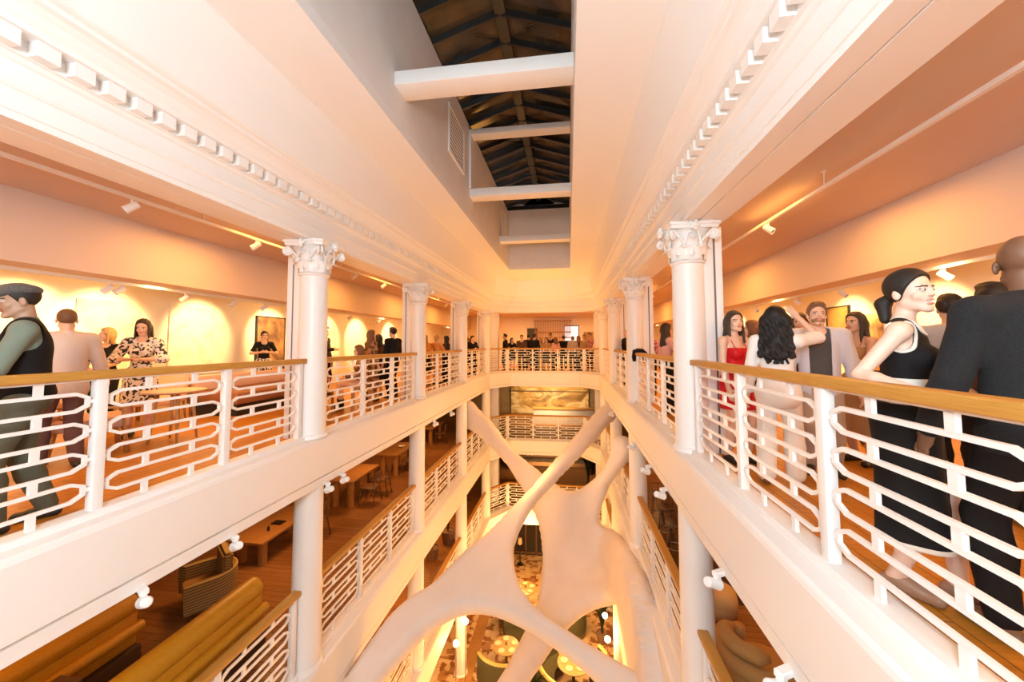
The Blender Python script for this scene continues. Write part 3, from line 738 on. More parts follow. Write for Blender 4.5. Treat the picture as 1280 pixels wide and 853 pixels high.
    if smile: mi[(x < .02) & (y > .07) & (zz < -.054) & (zz > -.0645)] = 5
    mi[(x > .013) & (x < .05) & (y > .055) & (np.abs(zz-.0225+((x-.03)/.03)**2*.004) < (.0034 if fem else .0048))] = 2
    ey = ((x-.031)/.0135)**2+((zz-.002)/.0062)**2
    mi[(ey < 1) & (y > .06)] = 3
    mi[(ey < 1.5) & (ey >= .8) & (zz > .003) & (y > .06)] = 4
    mi[(((x-.031)**2+(zz-.002)**2) < .0058**2) & (y > .06)] = 4
    put('body', mesh_np('body', P, Q, mats, mi), None, root)
    # ---------------- clothes
    def loc(X, Y, Z):                                     # unleaned coordinates
        x, y, z_ = X-pel[0], Y-pel[1], Z-pel[2]; R = Rb
        return R[0, 0]*x+R[1, 0]*y+R[2, 0]*z_, R[0, 1]*x+R[1, 1]*y+R[2, 1]*z_, R[0, 2]*x+R[1, 2]*y+R[2, 2]*z_+.95
    for g in wear:
        kind, m = g[0], g[1]; o = dict(g[2]) if len(g) > 2 else {}
        sol = Solid(); e = o.get('e', .012)
        if kind == 'top':                                 # shirt, tee, jacket, waistcoat, bodice
            torso(sol, e, k=.05)
            for s in (-1, 1):
                if o.get('sleeve', 1.) > 0: arm(sol, s, e+o.get('puff', 0.), o.get('sleeve', .97))
            hem, neck = o.get('hem', .88), o.get('neck', .075)
            if o.get('skirted'): sol.el(T(0, -.008, .86), (.178+e, .13+e, .14), Rb, .05)
            sol.cut.append(lambda X, Y, Z, hem=hem: hem-loc(X, Y, Z)[2])
            if neck > 0:
                nz = o.get('neckz', 1.475)
                sol.cut.append(lambda X, Y, Z, nk=neck, nz=nz: (lambda q: nk-np.sqrt(q[0]**2+(q[1]-.035)**2*.8+((q[2]-nz)*.95)**2))(loc(X, Y, Z)))
                sol.cut.append(lambda X, Y, Z: loc(X, Y, Z)[2]-1.515)
            if 'strap' in o:                              # straight top edge below the shoulders
                sol.cut.append(lambda X, Y, Z, q=o['strap']: loc(X, Y, Z)[2]-q)
            if 'armhole' in o:                            # cut-away armholes
                for s in (-1, 1): sol.cut.append(lambda X, Y, Z, q=o['armhole'], s=s: (lambda c: q-np.sqrt((c[0]-s*.192)**2+(c[1]*.9)**2+(c[2]-1.38)**2))(loc(X, Y, Z)))
            if 'open' in o:                               # open front: V widening upward
                w0, w1, zb = o['open']
                sol.cut.append(lambda X, Y, Z, w0=w0, w1=w1, zb=zb: (lambda c: np.where(c[1] > .02, w0+(w1-w0)*np.clip((c[2]-zb)/(1.45-zb), 0, 1)-np.abs(c[0]), -1.))(loc(X, Y, Z)))
        elif kind == 'collar':
            sol.rc(T(0, -.022, 1.455), T(0, -.012, 1.50), .062*f+e, .056*f+e, .02)
            sol.cut.append(lambda X, Y, Z: 1.44-loc(X, Y, Z)[2]); sol.cut.append(lambda X, Y, Z: loc(X, Y, Z)[2]-1.515)
            sol.cut.append(lambda X, Y, Z: (lambda c: np.where(c[1] > 0, .022+(c[2]-1.44)*.35-np.abs(c[0]), -1.))(loc(X, Y, Z)))
        elif kind == 'belt':
            torso(sol, e, False); z0, z1 = o.get('z', (1.03, 1.1))
            sol.cut.append(lambda X, Y, Z: z0-loc(X, Y, Z)[2]); sol.cut.append(lambda X, Y, Z: loc(X, Y, Z)[2]-z1)
        elif kind == 'trim':                              # edging that follows neckline and armholes
            torso(sol, e); nz = o.get('neckz', 1.475); nk = o.get('neck', .09); q = o['armhole']
            bands = [lambda X, Y, Z: (lambda c: np.sqrt(c[0]**2+(c[1]-.035)**2*.8+((c[2]-nz)*.95)**2)-nk)(loc(X, Y, Z))]
            for s in (-1, 1): bands.append(lambda X, Y, Z, s=s: (lambda c: np.sqrt((c[0]-s*.192)**2+(c[1]*.9)**2+(c[2]-1.38)**2)-q)(loc(X, Y, Z)))
            sol.band = (bands, o.get('w', .011))
            sol.cut.append(lambda X, Y, Z: 1.2-loc(X, Y, Z)[2]); sol.cut.append(lambda X, Y, Z: (lambda c: c[2]-1.475-np.where(c[1] < 0, .03, 0.))(loc(X, Y, Z)))
            for s in (-1, 1): sol.cut.append(lambda X, Y, Z, s=s: (lambda c: s*c[0]-.168-0*c[1])(loc(X, Y, Z)))
        elif kind == 'trousers':
            sol.el(T(0, -.008, .94), ((.168 if fem else .165*B)+e, .122*(1 if fem else B)+e, .14+e), Rb, .05)
            for s in (-1, 1): leg(sol, s, e, o.get('to', .98), .03, o.get('flare', .012))
            top = o.get('top', 1.04); sol.cut.append(lambda X, Y, Z: loc(X, Y, Z)[2]-top)
        elif kind == 'skirt':
            top, hem, w = o.get('top', 1.05), o.get('hem', .45), o.get('w', .2)
            sol.el(T(0, -.008, .94), (.17+e, .124+e, .15+e), Rb, .05)
            if sit:
                for s in (-1, 1): leg(sol, s, .03, .52, .08)
            else:
                for s in (-1, 1):
                    a, b, c = Lg[s]; n_ = 4
                    for i in range(n_): sol.rc(V(a[0]*.7, a[1], a[2]), V(s*(w-.09)*.9, b[1]*.3+(.05-.1*(i % 2)), hem-.02), .10+e, .085+(i % 2)*.012, .05)
                sol.rc(V(0, 0, .9), V(0, 0, hem), .11+e, .1, .06)
                sol.cut.append(lambda X, Y, Z: hem-Z+0*X)
            sol.cut.append(lambda X, Y, Z: loc(X, Y, Z)[2]-top)
            if o.get('wave'): sol.wave = lambda X, Y, Z: .008*np.sin(np.arctan2(Y, X)*9)*np.clip((top-Z)/(top-hem), 0, 1)
        elif kind == 'hem':                               # contrasting edge of a skirt
            hem, w = o['hem'], o.get('w', .2)
            for s in (-1, 1):
                a, b, c = Lg[s]
                for i in range(4): sol.rc(V(a[0]*.7, a[1], a[2]), V(s*(w-.09)*.9, b[1]*.3+(.05-.1*(i % 2)), hem-.02), .10+e, .085+(i % 2)*.012+e, .05)
            sol.rc(V(0, 0, .9), V(0, 0, hem), .11+e, .1+e, .06)
            sol.cut.append(lambda X, Y, Z: hem-.004-Z+0*X); sol.cut.append(lambda X, Y, Z: Z-hem-.022+0*X)
        elif kind == 'straps':
            for s in (-1, 1): sol.rc(T(s*.085, .10, 1.30), T(s*.10, .02, 1.455), .006, .006, .002).rc(T(s*.10, .02, 1.455), T(s*.09, -.09, 1.36), .006, .006, .002)
        skin_solid(g[3] if len(g) > 3 else {'top': 'shirt', 'trousers': 'trousers', 'skirt': 'skirt', 'collar': 'collar', 'belt': 'belt', 'trim': 'edging', 'hem': 'hem', 'straps': 'strap'}[kind], sol, o.get('h', h), m, root)
    if shoes:
        sm = mat('shoe_%.2f_%.2f_%.2f' % tuple(shoes), shoes, .35)
        for s in (-1, 1):
            hp, kn, an = Lg[s]; out = rotm('z', -s*.2); sol = Solid()
            ft = an+out @ V(0, .155, -.05); hl = an+out @ V(0, -.04, -.045)
            sol.rc(hl, ft, .037, .036, .02).rc(an+V(0, 0, -.015), an+out @ V(0, .08, -.035), .043, .036, .02)
            sol.cut.append(lambda X, Y, Z, q=an[2]: -(Z-(q-.085))+0*X); sol.cut.append(lambda X, Y, Z, q=an[2]: Z-q-.01+0*X)
            skin_solid('shoe', sol, h, sm, root)
    # ---------------- hair, in the frame of the head
    style = hair[0]; fh = min(h, (fine or h)*1.15)
    if style != 'none':
        sol = Solid(); t = .004 if style == 'buzz' else .010 if style == 'short' else .024 if style == 'wavy' else .013
        sol.el(HP(0, -.014, .038), (.076+t, .096+t, .088+t), Rh, .015)
        def hl(X, Y, Z):
            x, y, z_ = X-hc[0], Y-hc[1], Z-hc[2]; R = Rh
            return R[0, 0]*x+R[1, 0]*y+R[2, 0]*z_, R[0, 1]*x+R[1, 1]*y+R[2, 1]*z_, R[0, 2]*x+R[1, 2]*y+R[2, 2]*z_
        hairline = hair[2] if len(hair) > 2 else .0
        face_cut = lambda X, Y, Z: (lambda c: c[1]-(.016-hairline+.66*np.maximum(c[2], -.12)))(hl(X, Y, Z))
        sol.cut.append(face_cut)
        if style in ('short', 'buzz'):
            if style == 'short':
                sol.el(HP(0, .03, .105), (.066, .06, .036), Rh, .02); sol.wave = lambda X, Y, Z: .003*np.sin(160*X+60*Y+30*Z)
            sol.cut.append(lambda X, Y, Z: (lambda c: -.055-c[2]-np.minimum(0, c[1]+.05)*.3)(hl(X, Y, Z)))
            sol.cut.append(lambda X, Y, Z: (lambda c: -.012-c[2]-np.where(c[1] < -.035, 1., 0))(hl(X, Y, Z)))
        elif style in ('bun', 'ponytail'):
            sol.cut.append(lambda X, Y, Z: (lambda c: -.045-c[2]-np.where(c[1] < -.05, .03, 0))(hl(X, Y, Z)))
            extra = Solid(); extra.cut = []
            if style == 'bun': extra.el(HP(0, -.125, -.03), (.048, .045, .045), Rh, .01)
            else: extra.rc(HP(0, -.1, -.015), HP(0, -.14, -.05), .026, .036, .01).rc(HP(0, -.14, -.05), HP(0, -.135, -.14), .036, .028, .02)
            skin_solid('hair', extra, fh, HM, root)
        else:
            L = {'bob': .13, 'long': .30, 'wavy': .36, 'midlong': .2}[style]; wd = 1.42 if style == 'wavy' else 1.
            sol.cut = []
            for s in (-1, 0, 1):
                sol.el(HP(s*.05*wd, -.06, -.02), (.05*wd, .055, .08), Rh, .03)
            down = V(0, 0, -1.)
            for i, s in enumerate((-1, -.6, -.2, .2, .6, 1)):
                a = HP(s*.07*wd, -.07+.04*abs(s), -.02); b = a+down*(L-.02*abs(s))+Rb @ V(s*.022*wd, -.045+.005*abs(s)-(.05 if style == 'wavy' else .012), 0)
                sol.rc(a, b, .038, .026 if style != 'wavy' else .03, .02)
            if style in ('long', 'midlong'):
                for s in (-1, 1): sol.rc(HP(s*.075, .0, .0), HP(s*.082, .0, 0)+down*(L*.8)+Rb @ V(0, .03, 0), .022, .014, .02)
            if style == 'wavy':
                for i in range(9):
                    s = -1+i*.25; a = HP(s*.08, -.075+.04*abs(s), -.12); 
                    for j in range(5):
                        b = a+down*(L*.17)+V(.018*math.sin(i*2.3+j*2.1), -.018-.012*math.cos(i+j*1.7), 0); sol.rc(a, b, .024-.002*j, .022-.002*j, .008); a = b
                sol.wave = lambda X, Y, Z: (.006*np.sin(70*Z+25*X)*np.sin(80*X+20*Z)+.003*np.sin(150*X+60*Z))*np.clip((hc[2]+.05-Z)/.1, .12, 1)
            else: sol.wave = lambda X, Y, Z: .0025*np.sin(130*X+12*Z+40*Y)
            base = face_cut
            sol.cut.append(lambda X, Y, Z: np.minimum(base(X, Y, Z), (lambda c: np.maximum(.068-np.abs(c[0]), c[1]-.06)*1.)(hl(X, Y, Z))) if style in ('long', 'midlong') else base(X, Y, Z))
        skin_solid('hair', sol, fh, HM, root)
    if beard:
        sol = Solid(); sol.el(HP(0, .027, -.055), (.0585*fj, .067, .06), Rh, .015).el(HP(0, .078, -.1), (.024, .020, .019), Rh, .015)
        sol.el(HP(0, .10, -.058), (.019, .03, .011), Rh, .004, -1)
        sol.cut.append(lambda X, Y, Z: (lambda c: c[2]+.036+np.maximum(0, .06-c[1])*-.35)(hl(X, Y, Z)))
        sol.cut.append(lambda X, Y, Z: (lambda c: .0-c[1])(hl(X, Y, Z)))
        skin_solid('beard', sol, fh, mat('beard_%.2f_%.2f_%.2f' % tuple(beard), beard, .7), root)
    if hat:
        sol = Solid(); sol.el(HP(0, -.012, .078), (.09, .115, .048), Rh @ rotm('x', .12), .02).el(HP(0, .03, .078), (.085, .095, .042), Rh @ rotm('x', -.3), .02)
        sol.el(HP(0, .078, .052), (.066, .044, .012), Rh @ rotm('x', -.35), .012)
        sol.cut.append(lambda X, Y, Z: (lambda c: (.032-.25*np.minimum(0, c[1]-.02)*0)-c[2])(hl(X, Y, Z)))
        skin_solid('flat_cap', sol, fh, hat, root)
    return root
# ------------------------------------------------------------------ guests near the camera
BLK = cloth('black_cloth', (.010, .008, .008)); CRM = cloth('cream_cloth', (.78, .70, .60)); WHT = cloth('white_suiting', (.80, .76, .72))
SAGE = cloth('sage_shirt', (.17, .20, .155)); PINKB = cloth('pale_blazer_cloth', (.66, .56, .50)); GREYT = cloth('charcoal_tee', (.075, .068, .066))
LAV = cloth('pale_grey_blazer_cloth', (.60, .58, .63)); RED = cloth('red_satin', (.55, .01, .015), .4); SAND = cloth('sand_trousers', (.42, .33, .26)); OLIVE = cloth('olive_trousers', (.10, .095, .065))
TWEED = noisy('grey_tweed', (.065, .055, .052), (.12, .105, .098), 160., .9)
MAROON = cloth('plum_trousers', (.12, .06, .055)); NAVY = noisy('black_wool', (.006, .006, .007), (.012, .012, .014), 120., .95)
FLORAL = noisy('black_flowers_on_white', (.80, .72, .64), (.016, .013, .013), 26., .8, detail=1., lo=.53, hi=.56)
TAN = cloth('tan_cloth', (.40, .24, .12)); PINK = cloth('pink_cloth', (.70, .36, .30)); GREY = cloth('grey_cloth', (.42, .38, .36))
DOTS = noisy('black_and_white_print', (.62, .55, .5), (.03, .025, .025), 40., .8, lo=.48, hi=.52)
BROWNP = noisy('brown_print', (.40, .20, .09), (.10, .045, .02), 14., .8, lo=.48, hi=.54); ORNG = cloth('orange_cloth', (.60, .27, .08)); YEL = cloth('yellow_cloth', (.62, .45, .10))
MAGP = noisy('magenta_print', (.62, .40, .36), (.42, .03, .10), 22., .8, lo=.46, hi=.52); DKB = cloth('dark_brown_cloth', (.09, .045, .025))
N_ = (.02, .013, .01); DB = (.045, .024, .014); MB = (.16, .08, .035); BLD = (.50, .30, .12)

def wl(pos, face, H, P, z=-.03):            # a place in the room, in the frame of a figure
    a = -math.radians(face-90); x, y = P[0]-pos[0], P[1]-pos[1]; k = 1.75/H
    return V((x*math.cos(a)-y*math.sin(a))*k, (x*math.sin(a)+y*math.cos(a))*k, (P[2]-z)*k)
def wd(face, d):
    a = -math.radians(face-90); return V(d[0]*math.cos(a)-d[1]*math.sin(a), d[0]*math.sin(a)+d[1]*math.cos(a), d[2])
# left side
person('man in grey flat cap and black waistcoat over sage shirt behind left rail', (-4.0, 2.35), 238, 1.78, skin='olive', hair=('buzz', N_), fine=.005, hat=TWEED, head=(.05, -.12, 0), lean=.06,
       arms={'L': (V(-.16, .34, 1.06), V(-.8, -.8, -.4)), 'R': (V(.12, .36, 1.1), V(.8, -.6, -.5))}, legs={'L': (-.1, .1, .085), 'R': (.1, -.14, .085)},
       wear=(('top', SAGE, {'e': .012, 'neck': .07}), ('top', BLK, {'e': .024, 'sleeve': 0, 'neck': .09, 'neckz': 1.46, 'hem': .93, 'open': (.0, .09, 1.12), 'armhole': .112}, 'waistcoat'), ('collar', SAGE, {'e': .008}), ('trousers', OLIVE)))
person('man in pale pink blazer seen from behind, beside man in flat cap', (-5.45, 3.5), 165, 1.72, skin='light', hair=('buzz', MB, .02), fine=.006, head=(-.25, 0, 0),
       arms={'L': (V(-.3, .12, .84),), 'R': (V(.34, .02, .84),)}, legs={'L': (-.12, .1, .085), 'R': (.1, -.1, .085)},
       wear=(('top', PINKB, {'e': .024, 'hem': .78, 'skirted': 1, 'neck': .07}, 'blazer'), ('collar', PINKB, {'e': .016}), ('trousers', MAROON)))
person('blonde woman in black short-sleeved top standing near the lit wall', (-7.3, 5.2), -60, 1.6, True, 'light', ('midlong', BLD), head=(-.9, 0, 0),
       arms={'L': (V(.06, .2, 1.05), V(-.8, -.3, -.6)), 'R': (V(.28, .06, .9),)}, wear=(('top', BLK, {'sleeve': .35, 'hem': .9, 'neck': .07}), ('trousers', BLK)))
person('woman in white dress with black flower print reading a card', (-6.2, 4.86), -55, 1.7, True, 'light', ('midlong', DB), fine=.007, head=(0, -.22, 0),
       arms={'L': (V(-.09, .26, 1.16), V(-.9, -.3, -.7), V(.2, .4, 1)), 'R': (V(.1, .26, 1.16), V(.9, -.3, -.7), V(-.2, .4, 1))},
       wear=(('top', FLORAL, {'sleeve': .62, 'puff': .018, 'hem': .96, 'neck': .07}, 'bodice'), ('skirt', FLORAL, {'hem': .5, 'w': .2, 'top': 1.06})))
person('woman in black top holding up her phone by the dark picture frame', (-7.7, 8.9), -45, 1.66, True, 'light', ('bun', N_), h=.012, head=(.2, 0, 0),
       arms={'L': (V(-.08, .25, 1.2), V(-.9, -.3, -.6)), 'R': (V(.1, .25, 1.2), V(.9, -.3, -.6))}, wear=(('top', BLK, {'sleeve': .35, 'hem': .9}), ('skirt', FLORAL, {'hem': .2})))
person('bearded man in black shirt holding a glass, right beside the left column', (-6.3, 9.3), 10, 1.78, False, 'light', ('short', N_), h=.012,
       arms={'R': (V(.16, .3, 1.18), V(.9, -.3, -.6))}, wear=(('top', BLK, {'neck': .07}), ('trousers', BLK)))
# right side
person('woman in red strappy top and dark skirt standing beside the right column', (1.87, 4.72), -62, 1.68, True, 'light', ('long', DB), fine=.005, head=(-.35, .05, .05),
       arms={'R': (V(.22, .1, .84),), 'L': (V(-.05, .28, 1.06), V(-.9, -.2, -.6))}, legs={'L': (-.08, .06, .085), 'R': (.1, -.05, .085)},
       wear=(('top', RED, {'sleeve': 0, 'neck': .0, 'strap': 1.33, 'hem': 1.08, 'e': .009}, 'camisole'), ('straps', RED), ('skirt', RED, {'hem': .62, 'w': .17, 'top': 1.1, 'e': .008}), ('belt', BLK, {'z': (1.0, 1.1), 'e': .012})))
person('woman with long wavy black hair in white suit, back turned, right hand raised', (1.98, 4.05), 62, 1.66, True, 'light', ('wavy', (.008, .007, .008)), fine=.005,
       arms={'R': (V(.19, .22, 1.66), V(1, .3, -1), V(0, 1, 0), 1, .35), 'L': (V(-.27, .02, .86),)}, legs={'L': (-.12, -.05, .085), 'R': (.12, .06, .085)},
       wear=(('top', WHT, {'e': .022, 'hem': .76, 'skirted': 1, 'neck': .07, 'sleeve': .9}, 'suit_jacket'), ('trousers', WHT, {'flare': .035})), shoes=(.22, .1, .06))
person('bearded man in pale grey blazer over charcoal tee, facing the camera', (2.56, 4.42), -112, 1.73, False, 'light', ('short', (.17, .085, .04)), fine=.005, head=(.08, .06, -.03), beard=(.30, .16, .09),
       arms={'L': (V(-.3, .1, .84),), 'R': (V(.3, .1, .84),)}, wear=(('top', GREYT, {'e': .01, 'neck': .072, 'hem': .9, 'sleeve': .3}, 'tee_shirt'), ('top', LAV, {'e': .026, 'hem': .76, 'skirted': 1, 'neck': .085, 'open': (.085, .095, .8)}, 'blazer'), ('trousers', SAND)), shoes=(.05, .035, .03))
person('smiling woman with long dark hair holding a dark glass, behind the rail', (3.2, 4.84), 195, 1.66, True, 'tan', ('long', DB), fine=.006, head=(.1, .05, 0),
       arms={'L': (V(-.02, .27, 1.2), V(-.9, -.3, -.6)), 'R': (V(.1, .25, 1.12), V(.9, -.3, -.6))}, wear=(('top', TAN, {'sleeve': 0, 'strap': 1.35, 'neck': 0, 'hem': .95}, 'camisole'), ('straps', TAN), ('skirt', TAN, {'hem': .35})))
person('blonde woman seen from behind, in back of the woman with a dark glass', (3.9, 5.62), 70, 1.68, True, 'light', ('long', (.34, .18, .07)), h=.012, wear=(('top', ORNG, {}), ('trousers', BLK)))
person('woman whose face shows between the white suit and the grey blazer', (2.98, 5.5), -120, 1.7, True, 'tan', ('midlong', DB), h=.010, wear=(('top', DKB, {}), ('trousers', BLK)))
person('auburn haired woman just behind the woman in red', (2.45, 5.6), 150, 1.62, True, 'light', ('midlong', (.16, .06, .025)), h=.010, wear=(('top', DKB, {}), ('trousers', BLK)))
LW = ((1.83, 2.44), -42, 1.72)
person('laughing woman in sleeveless black dress with cream trim leaning on the rail', *LW, True, 'fair', ('ponytail', (.018, .012, .010)), fine=.0045, h=.007, smile=True, head=(-.52, .06, .05), lean=.05,
       arms={'R': (wl(*LW, (1.62, 2.12, 1.075)), wd(-42, (-.35, 1., .0)), wd(-42, (0, 0, -1)), 1, .7), 'L': (V(-.1, .3, 1.03), V(-.9, -.3, -.5))}, legs={'L': (-.07, .16, .085), 'R': (.08, -.06, .085)},
       wear=(('top', BLK, {'e': .010, 'sleeve': 0, 'neck': .083, 'armhole': .090, 'hem': 1.15}, 'bodice'), ('trim', CRM, {'e': .010, 'neck': .083, 'armhole': .090, 'w': .0065, 'h': .005}), ('belt', CRM, {'z': (1.02, 1.16), 'e': .014}),
             ('skirt', BLK, {'hem': .30, 'w': .20, 'top': 1.02, 'e': .010}), ('hem', CRM, {'hem': .29, 'e': .006})), shoes=(.35, .2, .13))
person('bald man in black coat seen from behind at the right edge', (2.03, 2.02), 84, 1.80, False, 'umber', ('none', N_), fine=.006, head=(-.62, -.05, 0),
       arms={'L': (V(-.31, .12, .86),), 'R': (V(.1, .32, 1.1), V(.9, -.3, -.6))}, legs={'L': (-.12, .06, .085), 'R': (.12, -.04, .085)},
       wear=(('top', NAVY, {'e': .022, 'hem': .82, 'neck': .06, 'skirted': 1}, 'coat'), ('collar', NAVY, {'e': .02}), ('trousers', BLK)), shoes=(.16, .07, .03))
person('dark-haired person in pale shirt behind the laughing woman', (3.34, 3.92), 60, 1.74, False, 'tan', ('short', N_), wear=(('top', GREY, {}), ('trousers', BLK)))
person('dark-haired man mostly hidden behind the bald man', (3.15, 3.36), 80, 1.76, False, 'tan', ('short', N_), h=.010, wear=(('top', BLK, {}), ('trousers', BLK)))
person('woman with long brown hair in pink top beyond the right column', (1.86, 7.75), 15, 1.7, True, 'light', ('long', DB), h=.009, arms={'R': (V(.1, .3, 1.12), V(.9, -.3, -.6))}, wear=(('top', PINK, {'puff': .01}), ('trousers', BLK)))
person('woman in black and white print beside the pink top', (2.05, 6.95), 170, 1.72, True, 'tan', ('midlong', N_), h=.009, wear=(('top', DOTS, {'puff': .012}), ('trousers', OLIVE)))
person('woman in brown print half hidden by the second right column', (1.95, 9.85), -110, 1.66, True, 'light', ('long', DB), h=.012, wear=(('top', MAGP, {}), ('trousers', BLK)))
person('bald man in black jacket past the second right column', (1.80, 12.5), 8, 1.74, False, 'light', ('none', N_), h=.014, wear=(('top', BLK, {'e': .025}), ('trousers', BLK)))
person('dark long-haired woman by the farthest right column', (1.95, 17.1), 120, 1.68, True, 'light', ('long', N_), h=.016, wear=(('top', DKB, {}), ('trousers', BLK)))
# handbag strap and phone-like card in hands
t = thing('reading_card', 'small white card held by the woman in flower print', 'card', (-6.2+.27*.58, 4.86-.27*.82, 1.15), math.radians(-145))
bxobj('card', (-.06, .06, -.075, .075, 0, .003), WHT, t)
# ------------------------------------------------------------------ rest of the crowd
rnd = random.Random(11)
def arm_front(r): return {'R': (V(.1, .27, 1.1+.1*r), V(.9, -.3, -.6)), 'L': (V(-.2, .18, .98), V(-.9, -.4, -.5))}
CROWD = [
 ('woman with long auburn hair in brown print, standing between first and second left columns', (-4.62, 8.6), 60, 1.66, 1, 'light', ('long', (.16, .07, .03)), 'BROWNP', 'BROWNP', .012),
 ('dark-haired woman in dark dress right beside the auburn-haired woman', (-4.95, 9.6), 150, 1.58, 1, 'tan', ('midlong', N_), 'DKB', 'BLK', .012),
 ('man in black shirt in front of the second left partition panel', (-4.36, 9.2), 160, 1.74, 0, 'light', ('short', N_), 'BLK', 'BLK', .012),
 ('dark-haired person half hidden behind the second left column', (-4.95, 12.2), 100, 1.66, 1, 'light', ('midlong', N_), 'DKB', 'BLK', .014),
 ('light-brown-haired woman in orange top just right of the second left column', (-4.58, 12.0), 85, 1.62, 1, 'light', ('long', (.34, .17, .06)), 'ORNG', 'BLK', .014),
 ('blonde woman with hair up in open-backed orange dress, seen from behind', (-4.30, 12.3), 80, 1.62, 1, 'light', ('bun', BLD), 'ORNG', 'ORNG', .014),
 ('woman with long black hair beside the blonde in orange', (-4.12, 12.75), 170, 1.6, 1, 'light', ('long', N_), 'DKB', 'BLK', .014),
 ('woman in tan top just right of the third left column', (-4.35, 16.4), 60, 1.6, 1, 'light', ('midlong', MB), 'TAN', 'BLK', .016),
 ('dark-haired woman between third and fourth left columns', (-4.4, 17.35), -30, 1.62, 1, 'light', ('long', N_), 'BLK', 'BLK', .016),
 ('man in black leaning over the fourth bay of the left rail', (-4.02, 16.0), -40, 1.66, 0, 'light', ('short', N_), 'BLK', 'BLK', .016),
 ('man in black at the far left end of the far rail', (-3.05, 18.72), 200, 1.8, 0, 'tan', ('short', N_), 'BLK', 'BLK', .018),
 ('short woman in dark dress second from the left at the far rail', (-2.72, 18.75), -60, 1.62, 1, 'light', ('long', N_), 'BLK', 'BLK', .018),
 ('man in brown jacket third from the left at the far rail', (-2.25, 18.85), -90, 1.74, 0, 'light', ('short', DB), 'DKB', 'BLK', .018),
 ('tall man in black below the dark doorway, far rail', (-1.9, 18.8), 90, 1.8, 0, 'tan', ('short', N_), 'BLK', 'BLK', .018),
 ('man in black just right of the tall man below the doorway', (-1.66, 19.15), 70, 1.78, 0, 'tan', ('short', N_), 'BLK', 'BLK', .018),
 ('woman in yellow dress at the far rail, left of its middle', (-1.32, 18.7), -80, 1.6, 1, 'light', ('midlong', MB), 'YEL', 'YEL', .018),
 ('bare-shouldered woman behind the yellow dress', (-1.08, 19.5), -100, 1.62, 1, 'tan', ('midlong', DB), 'TAN', 'BLK', .018),
 ('dark-haired man in black waistcoat in front of the hanging slats', (-.86, 19.1), -80, 1.84, 0, 'tan', ('short', N_), 'BLK', 'BLK', .018),
 ('woman in pale top right of the waistcoat man', (-.60, 18.8), 120, 1.62, 1, 'light', ('midlong', MB), 'PINK', 'BLK', .018),
 ('man in black suit seen from behind, right of the far middle', (-.22, 18.8), 95, 1.72, 0, 'light', ('short', DB), 'BLK', 'BLK', .018),
 ('man in sand-coloured shirt seen from behind at the far rail', (.22, 18.72), 100, 1.66, 0, 'light', ('short', MB), 'SAND', 'BLK', .018),
 ('woman with light brown hair right of the sand shirt', (.50, 19.2), 150, 1.7, 1, 'light', ('midlong', (.3, .15, .06)), 'DKB', 'BLK', .018),
 ('woman with hair tied back second from the right at the far rail', (.78, 19.1), -120, 1.74, 1, 'tan', ('bun', MB), 'TAN', 'BLK', .018),
 ('tall man in printed shirt last on the right at the far rail', (1.02, 18.95), -110, 1.84, 0, 'tan', ('short', N_), 'MAGP', 'BLK', .018),
]
for i, (lab, pos, face, H, fm, sk, hr, top, bot, h) in enumerate(CROWD):
    if pos[1] > 18.5:                                    # two loose rows at the far rail
        yy = 18.62 if i % 2 == 0 else 19.35; pos = ((pos[0]-.143*0)*yy/pos[1], yy)
    wear = [('top', globals()[top], {'hem': .92, 'sleeve': (0.97, .35)[fm and i % 2]})]
    wear.append(('skirt', globals()[bot], {'hem': .35+.1*(i % 3)}) if fm and i % 3 else ('trousers', globals()[bot]))
    person(lab, pos, face, H, bool(fm), sk, hr, wear=wear, h=h, arms=arm_front(rnd.random()) if i % 2 else None, head=(rnd.uniform(-.25, .25), .05, 0), group='guests in the crowd on the top gallery')
# seated at the low table behind the first bay of the left rail
SEATED = [('seated woman in magenta print with black hair, right behind the left rail', (-4.25, 5.95), 120, 'MAGP', ('midlong', N_), 1, -.03),
          ('seated dark-haired man on the far side of the low oak table', (-5.35, 7.2), -60, 'BLK', ('short', N_), 0, -.03),
          ('seated auburn-haired woman in brown print at the low oak table', (-4.3, 7.65), 215, 'BROWNP', ('midlong', (.16, .07, .03)), 1, -.03)]
STOOLW = noisy('pale_oak', (.52, .28, .10), (.44, .22, .075), 5., .4, stretch=(2, 2, 14))
for lab, pos, face, top, hr, fm, z in SEATED:
    person(lab, pos, face, 1.68, bool(fm), 'light', hr, sit=True, h=.011, lean=.1, wear=(('top', globals()[top], {'hem': .5, 'e': .014}), ('trousers', BLK, {'top': .66, 'e': .012})), z=z-.0)
    t = thing('stool', 'low oak block stool under the ' + ('seated woman in magenta print' if top == 'MAGP' else 'seated dark-haired man' if top == 'BLK' else 'seated auburn-haired woman'), 'stool', (pos[0], pos[1], -.03), math.radians(face-90))
    bxobj('seat', (-.2, .2, -.2, .2, .35, .40), STOOLW, t, .008)
    for sx in (-1, 1):
        for sy in (-1, 1): bxobj('leg', (sx*.17-.022, sx*.17+.022, sy*.17-.022, sy*.17+.022, 0, .35), STOOLW, t)
t = thing('low_table', 'low square oak table between the seated guests behind the left rail', 'table', (-4.78, 6.75, -.03), .2)
bxobj('tabletop', (-.3, .3, -.3, .3, .42, .46), STOOLW, t, .006)
for sx in (-1, 1):
    for sy in (-1, 1): bxobj('leg', (sx*.26-.02, sx*.26+.02, sy*.26-.02, sy*.26+.02, 0, .42), STOOLW, t)

